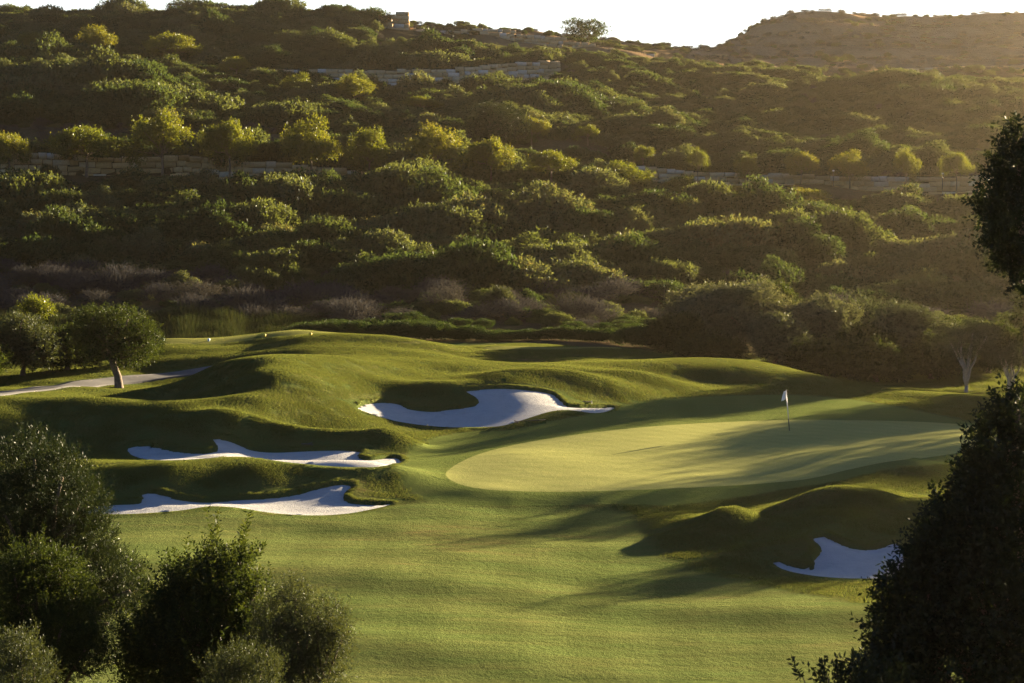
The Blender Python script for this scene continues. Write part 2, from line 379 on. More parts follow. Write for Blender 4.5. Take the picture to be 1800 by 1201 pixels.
for n, (k, L) in enumerate(BUNK.items()):
    w = np.array([hit(px, py)[:2] for px, py in closed_spline(L, 5)])
    bun_polys[k] = w
    x0, y0 = w.min(0) - 5; x1, y1 = w.max(0) + 5
    m = (GX > x0) & (GX < x1) & (GY > y0) & (GY < y1)
    d, nx, ny = sdf(w, GX[m], GY[m])
    # pull the grid corners that lie near the outline onto it, so that the lip is a clean line
    near = (np.abs(d) < .19)
    xx, yy = GX[m], GY[m]
    fy = np.clip((ny - yy) / (np.abs(d) + 1e-3), -1, 1) * np.where(d < 0, 1, -1)
    bun_far[m] = np.where(d < bun_sdf[m], smooth(-.5, .6, fy), bun_far[m])
    xx = np.where(near, nx, xx); yy = np.where(near, ny, yy); d = np.where(near, 0., d)
    GX[m] = xx; GY[m] = yy
    old = bun_sdf[m]; oi = bun_id[m]
    bun_id[m] = np.where(d < old, n, oi); bun_sdf[m] = np.minimum(old, d)
Zb = height(GX, GY)
# a slight raised roll around the bunker edges
roll = .0 * np.exp(-((np.maximum(bun_sdf, 0) - .5) / .8) ** 2) * (bun_sdf >= 0)
Zt = Zb + roll
sand_z = Zb - .035 - .13 * bun_far * np.exp(np.minimum(bun_sdf, 0) / .9)
Zt = np.where(bun_sdf < 0, np.minimum(Zt, sand_z - .25), Zt)

def plan_mask(L, n=4, ext=None):
    w = np.array([hit(px, py)[:2] for px, py in closed_spline(L, n)])
    x0, y0 = w.min(0) - 4; x1, y1 = w.max(0) + 4
    m = (GX > x0) & (GX < x1) & (GY > y0) & (GY < y1)
    out = np.full(GX.shape, 9.)
    out[m], _, _ = sdf(w, GX[m], GY[m])
    return out, w
s_green, green_poly = plan_mask(GREEN)
s_apron, apron_poly = plan_mask(APRON)
fw = np.array([hit(px, py)[:2] for px, py in FAIR])
fw = np.vstack([fw, [[60, 30], [-40, 30]]])
s_fair, _, _ = sdf(fw, GX, GY)
# tee tops and the pale worn strip
tee1 = np.array([hit(a, b)[:2] for a, b in ((275, 603), (330, 603.5), (420, 600), (430, 594), (360, 594))])
s_tee = np.full(GX.shape, 9.)
m = (GY > 128) & (GY < 150)
for poly in (np.array([[-26.0, 132.6], [-17.5, 134], [-17.5, 139], [-27, 138.5]]), np.array([[-17, 134], [-9.2, 132.5], [-8.5, 138], [-17, 140]]), np.array([[-3, 137.5], [7.5, 137.5], [8.5, 142.5], [-2, 143]])):
    d, _, _ = sdf(poly, GX[m], GY[m]); s_tee[m] = np.minimum(s_tee[m], d)
zone_golf = 1 - smooth(146, 151, GY + 2 * np.sin(GX * .3))
zone_golf *= smooth(34, 40, GY)
nyg, nxg = GX.shape
idx = np.arange(nyg * nxg).reshape(nyg, nxg)
quads = np.stack([idx[:-1, :-1], idx[:-1, 1:], idx[1:, 1:], idx[1:, :-1]], -1).reshape(-1, 4)

# ------------------------------------------------------------------ ground material
def ground_material():
    m, nt, N = mat('turf_and_hill_soil')
    geo = N('ShaderNodeNewGeometry'); pos = geo.outputs['Position']
    A = lambda n: N('ShaderNodeAttribute', attribute_name=n).outputs['Fac']
    n_small = noise(nt, N, pos, 5, 6, .7)
    n_mid = noise(nt, N, pos, .55, 4)
    n_big = noise(nt, N, pos, .12, 3)
    mp = N('ShaderNodeMapping'); nt.links.new(pos, mp.inputs[0]); mp.inputs['Scale'].default_value = (.25, 1.2, 1)
    mp.inputs['Rotation'].default_value = (0, 0, .1)
    n_str = noise(nt, N, mp.outputs[0], 1.1, 5, .65)
    # rough: olive green, straw and brown worn patches
    r1 = ramp(N, [(.28, (.105, .072, .036)), (.40, (.085, .086, .028)), (.6, (.062, .088, .026)), (.8, (.088, .105, .034))])
    v = mathn(nt, N, 'MULTIPLY_ADD', n_mid, .45, mathn(nt, N, 'MULTIPLY', n_small, .35))
    v = mathn(nt, N, 'MULTIPLY_ADD', n_str, .25, v); nt.links.new(v, r1.inputs[0])
    rough = r1.outputs[0]
    # fairway
    r2 = ramp(N, [(.3, (.128, .104, .044)), (.45, (.096, .110, .036)), (.62, (.076, .104, .031)), (.8, (.106, .124, .040))])
    v2 = mathn(nt, N, 'MULTIPLY_ADD', n_str, .55, mathn(nt, N, 'MULTIPLY', n_small, .15))
    v2 = mathn(nt, N, 'MULTIPLY_ADD', n_big, .35, v2); nt.links.new(v2, r2.inputs[0])
    fair = r2.outputs[0]
    # green with faint mowing lines
    wv = N('ShaderNodeTexWave', wave_type='BANDS', bands_direction='DIAGONAL'); nt.links.new(pos, wv.inputs[0])
    wv.inputs['Scale'].default_value = .35; wv.inputs['Distortion'].default_value = .6
    r3 = ramp(N, [(.25, (.200, .215, .072)), (.75, (.265, .270, .098))])
    v3 = mathn(nt, N, 'MULTIPLY_ADD', wv.outputs['Fac'], .12, mathn(nt, N, 'MULTIPLY', n_str, .8)); nt.links.new(v3, r3.inputs[0])
    green = r3.outputs[0]
    w2 = N('ShaderNodeTexWave', wave_type='BANDS', bands_direction='X'); nt.links.new(pos, w2.inputs[0])
    w2.inputs['Scale'].default_value = .13; w2.inputs['Distortion'].default_value = 5; w2.inputs['Detail'].default_value = 1; w2.inputs['Detail Scale'].default_value = .25
    mow = N('ShaderNodeVectorMath', operation='SCALE'); nt.links.new(fair, mow.inputs[0])
    nt.links.new(maprange(nt, N, w2.outputs['Fac'], .3, .7, .95, 1.05), mow.inputs['Scale']); fair = mow.outputs[0]
    edge = mathn(nt, N, 'MULTIPLY', mathn(nt, N, 'SUBTRACT', n_small, .5), .35)
    def inside(name, w=.08, e=True):
        a = A(name)
        if e: a = mathn(nt, N, 'ADD', a, edge)
        return maprange(nt, N, a, w, -w)
    c = mix(nt, N, inside('s_fair', .35), rough, fair)
    c = mix(nt, N, inside('s_apron', .15), c, mix(nt, N, .6, fair, (.100, .130, .034)))
    c = mix(nt, N, inside('s_green', .06, False), c, green)
    c = mix(nt, N, inside('s_tee', .1), c, (.16, .17, .05))
    # worn straw ground by the lower tee and on ridge tops
    worn = mathn(nt, N, 'MULTIPLY', A('worn'), maprange(nt, N, n_mid, .3, .65))
    c = mix(nt, N, worn, c, (.20, .135, .070))
    # hill soil: dry grass, brown earth, low scrub
    r4 = ramp(N, [(.3, (.026, .032, .014)), (.45, (.045, .042, .024)), (.6, (.070, .055, .036)), (.75, (.10, .078, .052))])
    v4 = mathn(nt, N, 'MULTIPLY_ADD', noise(nt, N, pos, 1.6, 6, .7), .6, mathn(nt, N, 'MULTIPLY', noise(nt, N, pos, .09, 3), .45))
    nt.links.new(v4, r4.inputs[0])
    r5 = ramp(N, [(.3, (.14, .10, .055)), (.5, (.22, .15, .09)), (.7, (.30, .21, .13))]); nt.links.new(v4, r5.inputs[0])
    c4 = mix(nt, N, A('bare'), r4.outputs[0], r5.outputs[0])
    c = mix(nt, N, A('golf'), c4, c)
    grain = maprange(nt, N, noise(nt, N, pos, 16, 5, .75), .25, .75, .72, 1.28, False)
    gm = N('ShaderNodeVectorMath', operation='SCALE'); nt.links.new(c, gm.inputs[0]); nt.links.new(grain, gm.inputs['Scale']); c = gm.outputs[0]
    p = N('ShaderNodeBsdfDiffuse'); nt.links.new(c, p.inputs[0])
    t = N('ShaderNodeBsdfTranslucent')
    # bump: blades are long in the rough, short on the green
    smoothk = mathn(nt, N, 'MAXIMUM', inside('s_green', .06, False), mathn(nt, N, 'MULTIPLY', inside('s_apron', .2), .75))
    smoothk = mathn(nt, N, 'MAXIMUM', smoothk, mathn(nt, N, 'MULTIPLY', inside('s_fair', .4), .35))
    st = mathn(nt, N, 'SUBTRACT', 1.0, mathn(nt, N, 'MULTIPLY', smoothk, .85))
    b = N('ShaderNodeBump'); b.inputs['Distance'].default_value = .10
    nt.links.new(mathn(nt, N, 'MULTIPLY', st, 1.0), b.inputs['Strength'])
    hgt = mathn(nt, N, 'ADD', noise(nt, N, pos, 14, 4, .7), mathn(nt, N, 'MULTIPLY', noise(nt, N, pos, 4, 3, .6), 1.2))
    mp2 = N('ShaderNodeMapping'); nt.links.new(pos, mp2.inputs[0]); mp2.inputs['Scale'].default_value = (.35, 1, 1); mp2.inputs['Rotation'].default_value = (0, 0, -.25)
    hgt = mathn(nt, N, 'ADD', hgt, mathn(nt, N, 'MULTIPLY', noise(nt, N, mp2.outputs[0], .9, 3, .5), 2.6))
    nt.links.new(hgt, b.inputs['Height']); nt.links.new(b.outputs[0], p.inputs['Normal'])
    o = N('ShaderNodeOutputMaterial'); nt.links.new(p.outputs[0], o.inputs[0])
    return m
M_ground = ground_material()
worn = np.exp(-(((GX - 1.5) / 7) ** 2 + ((GY - 129.5) / 3.2) ** 2)) * .9
worn += np.exp(-(((GX + 15) / 4.0) ** 2 + ((GY - 101) / 1.6) ** 2)) * .6
worn += np.exp(-(((GX - 10.5) / 2.5) ** 2 + ((GY - 75) / 1.) ** 2)) * .6
gpx, gpy = proj(GX, np.maximum(GY, 30), Zt)
bare = smooth(FAR(318), FAR(338), GY) * smooth(1180, 1260, gpx) + .5 * smooth(FAR(330), FAR(340), GY) * smooth(820, 900, gpx)
bare = np.clip(bare, 0, 1)
V = np.stack([GX, GY, Zt], -1).reshape(-1, 3)
me = new_mesh('ground', V, quads, [M_ground], True,
              vattr=dict(s_green=s_green.ravel(), s_apron=s_apron.ravel(), s_fair=s_fair.ravel(), s_tee=s_tee.ravel(), golf=zone_golf.ravel(), worn=worn.ravel(), bare=bare.ravel()))
ground = tag(link('ground', me), kind='structure')

# ------------------------------------------------------------------ bunkers
def sand_material():
    m, nt, N = mat('bunker_sand')
    geo = N('ShaderNodeNewGeometry'); pos = geo.outputs['Position']
    n = noise(nt, N, pos, 1.3, 9, .8)
    r = ramp(N, [(.25, (.30, .315, .33)), (.5, (.40, .41, .42)), (.75, (.46, .465, .465))]); nt.links.new(n, r.inputs[0])
    p = N('ShaderNodeBsdfDiffuse'); nt.links.new(r.outputs[0], p.inputs[0])
    wv = N('ShaderNodeTexWave', wave_type='RINGS'); nt.links.new(pos, wv.inputs[0]); wv.inputs['Scale'].default_value = 3.2; wv.inputs['Distortion'].default_value = 6
    wv.inputs['Detail'].default_value = 3; wv.inputs['Detail Scale'].default_value = .6
    b = N('ShaderNodeBump'); b.inputs['Distance'].default_value = .07; b.inputs['Strength'].default_value = 1
    h = mathn(nt, N, 'MULTIPLY_ADD', wv.outputs['Fac'], .35, noise(nt, N, pos, 9, 5, .75)); nt.links.new(h, b.inputs['Height'])
    nt.links.new(b.outputs[0], p.inputs['Normal'])
    o = N('ShaderNodeOutputMaterial'); nt.links.new(p.outputs[0], o.inputs[0])
    return m
M_sand = sand_material()
qi = bun_sdf.ravel()[quads]; bi = bun_id.ravel()[quads]
Vs = np.stack([GX, GY, sand_z], -1).reshape(-1, 3)
for n, k in enumerate(BUNK):
    f = quads[(qi.max(1) <= 1e-6) & (bi == n).any(1)]
    u, inv = np.unique(f.ravel(), return_inverse=True)
    me = new_mesh('bunker_sand', Vs[u], inv.reshape(-1, 4), [M_sand], True)
    tag(link('bunker_sand', me), kind='structure')

# ------------------------------------------------------------------ cart path
def strip(name, cl, width, z_off, material, n=80, cross=7):
    cl = np.asarray(cl, float)
    t = np.r_[0, np.cumsum(np.linalg.norm(np.diff(cl, axis=0), axis=1))]
    s = np.linspace(0, t[-1], n)
    c = np.stack([np.interp(s, t, cl[:, 0]), np.interp(s, t, cl[:, 1])], 1)
    for _ in range(6): c[1:-1] = (c[:-2] + 2 * c[1:-1] + c[2:]) / 4
    tg = np.gradient(c, axis=0); tg /= np.linalg.norm(tg, axis=1)[:, None]
    nr = np.stack([-tg[:, 1], tg[:, 0]], 1)
    o = np.linspace(-.5, .5, cross) * width
    XY = c[:, None] + nr[:, None] * o[None, :, None]
    z = Hq(XY[..., 0].ravel(), XY[..., 1].ravel(), Zb).reshape(n, cross) + z_off
    V = np.concatenate([XY, z[..., None]], -1)
    V2 = V.copy(); V2[..., 2] -= .25
    i = np.arange(n * cross).reshape(n, cross)
    Q = np.stack([i[:-1, :-1], i[1:, :-1], i[1:, 1:], i[:-1, 1:]], -1).reshape(-1, 4)[:, ::-1]
    e = n * cross
    S = []
    for a in range(n - 1):
        S.append((i[a, 0], i[a + 1, 0], i[a + 1, 0] + e, i[a, 0] + e)); S.append((i[a + 1, -1], i[a, -1], i[a, -1] + e, i[a + 1, -1] + e))
    me = new_mesh(name, np.vstack([V.reshape(-1, 3), V2.reshape(-1, 3)]), np.vstack([Q, S]), [material], True)
    return link(name, me)
M_asph = plain_material('path_asphalt', (.04, .042, .047), (.06, .062, .068), 2, .9, .3)  # asphalt toned darker and bluer, with the shade on the path put into its colour
pc = [hit(a, b)[:2] for a, b in ((-60, 697), (0, 691), (80, 682), (150, 673), (230, 667), (300, 660), (350, 653))]
pc += [np.array([-17.2, 121.8]), np.array([-15.0, 122.2])]
pc = [np.array([-70, 104.]), np.array([-46, 110.])] + pc
tag(strip('cart_path', pc, 2.6, .05, M_asph), kind='structure')

# ------------------------------------------------------------------ foliage generator
def leaves(pos, d, L, W, rng, up_bias=.3):
    """one folded rhombus per leaf"""
    n = len(pos)
    rnd = rng.normal(size=(n, 3)); rnd[:, 2] += up_bias
    side = np.cross(d, rnd); side /= np.linalg.norm(side, axis=1)[:, None] + 1e-9
    L = np.broadcast_to(L, (n,))[:, None]; W = np.broadcast_to(W, (n,))[:, None]
    V = np.stack([pos, pos + d * L * .45 + side * W * .5, pos + d * L, pos + d * L * .45 - side * W * .5], 1)
    Q = np.arange(n * 4).reshape(n, 4)
    return V.reshape(-1, 3), Q
def unit(v): return v / (np.linalg.norm(v, axis=-1, keepdims=True) + 1e-9)
def crown(lobes, n_spray, slen, k, leafL, leafW, rng, up=.35, rand=.5, shell=.55, lump=.16, cull=.6, flat_bottom=None, spread=1.0):
    """lobes: rows (x,y,z,rx,ry,rz). Sprays of k leaves along twigs spread through the outer shell of the lobes."""
    lb = np.asarray(lobes, float)
    w = (lb[:, 3] * lb[:, 4] * lb[:, 5]) ** (2 / 3); w /= w.sum()
    li = rng.choice(len(lb), n_spray, p=w)
    d = unit(rng.normal(size=(n_spray, 3)))
    ph = rng.uniform(0, 6, (len(lb), 3))[li]
    bump = 1 + lump * (np.sin(d[:, 0] * 5 + ph[:, 0]) * np.sin(d[:, 1] * 5 + ph[:, 1]) + .8 * np.sin(d[:, 2] * 7 + ph[:, 2]) * np.sin(d[:, 0] * 9 + ph[:, 1]))
    rf = 1 - shell * rng.random(n_spray) ** 1.8
    p = lb[li, :3] + d * lb[li, 3:] * (rf * bump)[:, None]
    # drop what lies deep inside another lobe
    q = ((p[:, None] - lb[None, :, :3]) / lb[None, :, 3:]); rr = np.sqrt((q ** 2).sum(2))
    keep = (rr.min(1) > cull * .8) | (rng.random(n_spray) < .12)
    if flat_bottom is not None: keep &= p[:, 2] > flat_bottom
    p, d, rf = p[keep], d[keep], rf[keep]; n = len(p)
    tw = unit(d * .8 + np.array([0, 0, up]) + rng.normal(size=(n, 3)) * rand)
    sl = slen * rng.uniform(.5, 1.25, n)
    t = (np.arange(k) + .5) / k
    pos = p[:, None] + tw[:, None] * (t[None, :, None] * sl[:, None, None])
    a = unit(np.cross(tw, rng.normal(size=(n, 3)))); b = np.cross(tw, a)
    an = np.arange(k) * 2.4 + 0
    perp = a[:, None] * np.cos(an)[None, :, None] + b[:, None] * np.sin(an)[None, :, None]
    ld = unit(tw[:, None] * .7 + perp * spread + rng.normal(size=(n, k, 3)) * .25)
    L = leafL * rng.uniform(.6, 1.25, (n, k)); W = leafW * rng.uniform(.7, 1.2, (n, k))
    V, Q = leaves(pos.reshape(-1, 3), ld.reshape(-1, 3), L.ravel(), W.ravel(), rng)
    r = np.clip(np.repeat(rng.random(n), k) * .6 + rng.random(n * k) * .4, 0, 1)
    return V, Q, r
def crown_mesh(name, mat_, *a, **k):
    V, Q, r = crown(*a, **k)
    return new_mesh(name, V, Q, [mat_], False, fattr=dict(rnd=r))
def blob_lobes(rng, n, w, h, zc, spread=.55, rmin=.32, rmax=.55):
    """n lobes filling an ellipsoid of half-width w and half-height h centred at zc"""
    L = [(0, 0, zc, w * .62, w * .62, h * .7)]
    for i in range(n):
        a = 2.4 * i + rng.uniform(-.5, .5); rr = spread * w * math.sqrt((i + .6) / n) * 1.15
        z = zc + h * (rng.uniform(-.35, .35) + .28 - .75 * (rr / w) ** 2)
        s = rng.uniform(rmin, rmax)
        L.append((rr * math.cos(a), rr * math.sin(a), z, w * s, w * s, h * s * rng.uniform(.9, 1.25)))
    return np.array(L)
def limb_paths(mb, base, lobes, rng, r0, fork=.35, seg=7, bend=.25, minr=.02, count=None):
    lb = lobes if count is None else lobes[:count]
    base = np.asarray(base, float)
    for l in lb:
        e = l[:3] + np.array([0, 0, l[5] * .2])
        n = 7; t = np.linspace(0, 1, n)[:, None]
        p = base + (e - base) * t
        off = (e - base); off = np.array([off[0], off[1], 0])
        p = p + off * (np.sin(t * np.pi) * -.18) + rng.normal(size=(n, 3)) * bend * .18 * np.sin(t * np.pi) * np.linalg.norm(e - base) * .5
        p[0] = base
        mb.tube(p, r0 * .55 * (1 - t[:, 0] * .85) + minr, seg)
        for _ in range(3):
            i = rng.integers(2, 6); q = p[i]; dd = unit(rng.normal(size=3) + np.array([0, 0, .6])) * l[3] * .9
            tt = np.linspace(0, 1, 4)[:, None]
            mb.tube(q + dd * tt + rng.normal(size=(4, 3)) * .03 * l[3] * tt, r0 * .22 * (1 - tt[:, 0] * .8) + minr * .6, 5)

M_bark = plain_material('bark_grey_brown', (.06, .045, .035), (.14, .11, .085), 6, .95, .8)
M_bark_pale = plain_material('bark_pale', (.22, .19, .17), (.36, .32, .29), 6, .9, .5)
M_scrub = leaf_material('scrub_leaf', [(0, (.014, .027, .014)), (.35, (.027, .047, .022)), (.6, (.045, .063, .028)), (.82, (.056, .076, .048)), (1, (.062, .058, .030))], trans=.32, gloss=.004, obj_w=.72)
M_carob = leaf_material('terrace_tree_leaf', [(0, (.035, .055, .010)), (.5, (.060, .080, .015)), (1, (.105, .105, .022))], trans=.46, transcol=(1.8, 1.5, .5), gloss=.01, obj_w=.35)
M_olive = leaf_material('olive_leaf', [(0, (.018, .028, .015)), (.5, (.029, .041, .024)), (1, (.055, .066, .042))], trans=.25, gloss=.008, rough=.45, obj_w=.3)
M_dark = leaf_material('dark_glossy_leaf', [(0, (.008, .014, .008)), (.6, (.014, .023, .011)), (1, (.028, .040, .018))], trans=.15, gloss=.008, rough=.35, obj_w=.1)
M_grove = leaf_material('shaded_olive_leaf', [(0, (.020, .032, .024)), (.5, (.042, .056, .042)), (1, (.088, .104, .080))], trans=.22, gloss=.006, obj_w=.6)
M_mastic = leaf_material('mastic_leaf', [(0, (.011, .020, .008)), (.6, (.019, .031, .010)), (1, (.042, .058, .016))], trans=.3, gloss=.006, rough=.4, obj_w=.1)
M_heather = leaf_material('dry_scrub', [(0, (.030, .034, .042)), (.5, (.044, .047, .054)), (1, (.046, .048, .038))], trans=.15, transcol=(1.4, 1.2, .9), gloss=0.0, obj_w=.6)
M_reed = leaf_material('reed_leaf', [(0, (.014, .022, .011)), (.6, (.022, .033, .016)), (1, (.045, .050, .03))], trans=.15, gloss=.0, obj_w=.3)  # leaf colours darkened to carry the hill's shade over the reeds
M_hedge = leaf_material('hedge_leaf', [(0, (.018, .036, .014)), (.6, (.028, .050, .018)), (1, (.045, .068, .025))], trans=.2, gloss=.004, obj_w=.3)

# ---- hillside shrubs -------------------------------------------------------------
shrub_meshes = []
for i in range(8):
    r = np.random.default_rng(100 + i)
    flat = [.62, .72, .85, .6, .75, .95, .68, .8][i]
    lb = blob_lobes(r, [7, 9, 6, 10, 8, 6, 11, 7][i], 1.0, flat * .66, flat * .5, spread=.66, rmin=.28, rmax=.5)
    V, Q, rr = crown(lb, 2300, .15, 7, .078, .042, r, shell=.3, lump=.17, flat_bottom=-.05, up=.55)
    shrub_meshes.append(new_mesh('hillside_shrub', V, Q, [M_scrub], False, fattr=dict(rnd=rr)))
dry_meshes = []
for i in range(3):
    r = np.random.default_rng(140 + i)
    lb = blob_lobes(r, 6, 1.0, .4, .35, spread=.6)
    V, Q, rr = crown(lb, 800, .38, 4, .22, .022, r, shell=.8, lump=.2, flat_bottom=-.1, up=.9, rand=.35, spread=.25)
    dry_meshes.append(new_mesh('dry_scrub', V, Q, [M_heather], False, fattr=dict(rnd=rr)))

def slope_zone(px, py, x, y):
    """kind of cover on the hill at a spot"""
    return None
cands = []
step = 3.1
rs = np.random.default_rng(21)
ys = np.arange(164, 575, step * .92)
for yy in ys:
    half = .27 * yy + 24
    xs = np.arange(-half, half, step)
    for xx in xs:
        cands.append((xx + rs.uniform(-1, 1), yy + rs.uniform(-1, 1)))
cands = np.array(cands)
cz = Hq(cands[:, 0], cands[:, 1])
cpx, cpy = proj(cands[:, 0], cands[:, 1], cz)
def near_wall(x, y, front=2.2, back=2.5):
    m = np.zeros(len(x), bool)
    for k, (q, h) in WD.items():
        W = np.interp(x, q[:, 0], q[:, 1]); inx = (x > q[0, 0] - 1) & (x < q[-1, 0] + 1)
        s = y - W; m |= inx & (s > -(12 if k == 'middle' else front)) & (s < back)
    return m
nw = near_wall(cands[:, 0], cands[:, 1], 3.6, 3.0)
TREE_XY = []
for (a, b, d) in [(15, 275, 224.5), (150, 280, 225.5), (283, 272, 226.5), (402, 278, 227), (545, 276, 228), (650, 282, 229), (765, 296, 230), (862, 290, 232), (968, 320, 231), (1092, 335, 229), (1200, 355, 227), (1298, 365, 226), (1398, 384, 224),
                  (60, 100, 310), (168, 108, 305), (302, 108, 305), (415, 138, 295), (527, 172, 280), (622, 192, 276), (740, 198, 272), (935, 252, 252), (1033, 257, 254), (1131, 280, 243), (1227, 292, 239), (1315, 297, 238.5), (1408, 298, 238), (1494, 298, 238), (1593, 302, 238), (1682, 303, 238), (873, 250, 250)]:
    q_ = P(a, b, FAR(d)); TREE_XY.append((q_[0], FAR(d)))
TREE_XY = np.array(TREE_XY)
dx_ = cands[:, None, 0] - TREE_XY[None, :, 0]; dy_ = cands[:, None, 1] - TREE_XY[None, :, 1]
nw |= ((np.abs(dx_) < 3.9) & (dy_ < 2.5) & (dy_ > -9)).any(1)
low_ok = near_wall(cands[:, 0], cands[:, 1], 14, 0)
# open ground in front of the stepped ridge wall
nw |= (cands[:, 1] > FAR(334)) & (cands[:, 1] < FAR(345)) & (cpx > 840) & (cpx < 1160)
nw |= (cands[:, 1] > FAR(330)) & (cands[:, 1] < FAR(343)) & (cpx > 680) & (cpx < 735)
def vnoise(x, y, s, seed=0):
    r = np.random.default_rng(seed); out = 0
    for _ in range(5):
        a = r.uniform(0, 6.28); f = s * r.uniform(.6, 1.5); out = out + np.sin((x * np.cos(a) + y * np.sin(a)) * f + r.uniform(0, 6))
    return out / 2.2
vn = vnoise(cands[:, 0], cands[:, 1], .11, 3)
shr = []; dry = []
for i in range(len(cands)):
    x, y = cands[i]; yw = y; y = float(UNFAR(y)); z = cz[i]; px, py = cpx[i], cpy[i]; u = rs.random()
    if nw[i]:
        continue
    lowY = 184 + 2.5 * math.sin(x * .12) + (0 if x < 20 else 0)
    # depth in the valley foot: dry grey scrub
    if y < lowY - 4:
        pd = .55 if px < 760 else .28
        if u < pd: dry.append((x, yw, z, rs.uniform(1.1, 2.4)))
        elif u < .93: shr.append((x, yw, z, rs.uniform(.7, 1.7)))
        continue
    size = rs.uniform(1.7, 3.5)
    if y > 330 and px > 1215:            # bare quarried hill on the right
        if u < .10 + .3 * (vn[i] > .4): shr.append((x, yw, z, rs.uniform(.6, 1.3)))
        elif u < .5: dry.append((x, yw, z, rs.uniform(.6, 1.2)))
        continue
    if y > 320 and px > 650:
        if u < .5: shr.append((x, yw, z, rs.uniform(.7, 1.5)))
        elif u < .7: dry.append((x, yw, z, rs.uniform(.6, 1.1)))
        continue
    if 236 < y < 250 and px < 560:       # dry grass bank above the lower wall
        if u < .25: shr.append((x, yw, z, rs.uniform(.8, 1.5)))
        elif u < .85: dry.append((x, yw, z, rs.uniform(.8, 1.5)))
        continue
    if px > 1230 and 226 < y < 243:
        if u < .5: dry.append((x, yw, z, rs.uniform(.8, 1.3)))
        elif u < .9: shr.append((x, yw, z, rs.uniform(.8, 1.5)))
        continue
    if px > 1000 and y > 243:
        size = rs.uniform(1.5, 2.7) + .7 * max(0, vn[i])
    else:
        size += .8 * max(0, vn[i])
    if rs.random() < .09: size *= 1.4
    if low_ok[i]: size = min(size, 2.0) * .72
    if u < .93: shr.append((x, yw, z, size))
    else: dry.append((x, yw, z, rs.uniform(.8, 1.4)))
shr = np.array(shr); dry = np.array(dry)
# nearest / largest in the picture first
rank = np.argsort(-(shr[:, 3] / shr[:, 1]) * (1 + .0 * shr[:, 1]))
spx, _ = proj(shr[:, 0], shr[:, 1], shr[:, 2])
inv = (spx[rank] > 5) & (spx[rank] < 1720)
rank_in = rank[inv]
solo = rank_in[:285]
solo_set = set(solo.tolist())
rest = np.array([i for i in range(len(shr)) if i not in solo_set])
def where_words(x, y, px):
    y = float(UNFAR(y))
    band = 'lower slope just above the valley scrub' if y < 200 else 'middle slope below the lower walls' if y < 232 else 'slope between lower and middle walls' if y < 300 else 'upper slope near the ridge'
    return band
protos = []
for n, i in enumerate(solo):
    x, y, z, s = shr[i]
    me = shrub_meshes[n % 8]
    if n < 8:
        o = link('hillside_shrub', me); protos.append(o)
    else:
        o = protos[n % 8].copy(); COL.objects.link(o)
    o.location = (x, y, z - .25 * s)
    o.rotation_euler = (0, 0, rs.uniform(0, 6.28)); q = s * rs.uniform(.92, 1.1)
    o.scale = (q, q, q * rs.uniform(.9, 1.4))
    tag(o, 'rounded dark green shrub on the ' + where_words(x, y, spx[i]), 'shrub', 'shrubs covering the ' + where_words(x, y, spx[i]))

def gn_scatter(name, pts, rots, scales, pick, proto_objs, material):
    """one object: instances of the given shrub shapes on stored points"""
    me = bpy.data.meshes.new(name); n = len(pts)
    me.vertices.add(n); me.vertices.foreach_set('co', np.asarray(pts, np.float32).ravel())
    a = me.attributes.new('rot', 'FLOAT_VECTOR', 'POINT'); a.data.foreach_set('vector', np.asarray(rots, np.float32).ravel())
    a = me.attributes.new('scl', 'FLOAT_VECTOR', 'POINT'); a.data.foreach_set('vector', np.asarray(scales, np.float32).ravel())
    a = me.attributes.new('pick', 'INT', 'POINT'); a.data.foreach_set('value', np.asarray(pick, np.int32))
    me.materials.append(material)
    o = link(name, me)
    g = bpy.data.node_groups.new(name + '_nodes', 'GeometryNodeTree')
    g.interface.new_socket('Geometry', in_out='INPUT', socket_type='NodeSocketGeometry')
    g.interface.new_socket('Geometry', in_out='OUTPUT', socket_type='NodeSocketGeometry')
    gi = g.nodes.new('NodeGroupInput'); go = g.nodes.new('NodeGroupOutput')
    ip = g.nodes.new('GeometryNodeInstanceOnPoints'); j = g.nodes.new('GeometryNodeJoinGeometry')
    for p in proto_objs:
        oi = g.nodes.new('GeometryNodeObjectInfo'); oi.transform_space = 'ORIGINAL'
        oi.inputs['Object'].default_value = p; oi.inputs['As Instance'].default_value = True
        g.links.new(oi.outputs['Geometry'], j.inputs[0])
    g.links.new(gi.outputs[0], ip.inputs['Points']); g.links.new(j.outputs[0], ip.inputs['Instance'])
    ip.inputs['Pick Instance'].default_value = True
    def att(nm, t):
        q = g.nodes.new('GeometryNodeInputNamedAttribute'); q.data_type = t; q.inputs['Name'].default_value = nm
        return [s for s in q.outputs if s.enabled and s.name == 'Attribute'][0]
    g.links.new(att('pick', 'INT'), ip.inputs['Instance Index'])
    g.links.new(att('rot', 'FLOAT_VECTOR'), ip.inputs['Rotation'])
    g.links.new(att('scl', 'FLOAT_VECTOR'), ip.inputs['Scale'])
    g.links.new(ip.outputs[0], go.inputs[0])
    md = o.modifiers.new('scatter', 'NODES'); md.node_group = g
    return o
S = shr[rest]; n = len(S)
sc_ = S[:, 3:4] * rs.uniform(.9, 1.1, (n, 1)) * np.column_stack([np.ones(n), np.ones(n), rs.uniform(.85, 1.25, n)])
o = gn_scatter('hillside_scrub', np.column_stack([S[:, 0], S[:, 1], S[:, 2] - .25 * S[:, 3]]), np.column_stack([rs.uniform(-.1, .1, n), rs.uniform(-.1, .1, n), rs.uniform(0, 6.28, n)]), sc_, rs.integers(0, 8, n), protos, M_scrub)
tag(o, 'dense green Mediterranean scrub covering the hillside in one mass', 'scrub', kind='stuff')

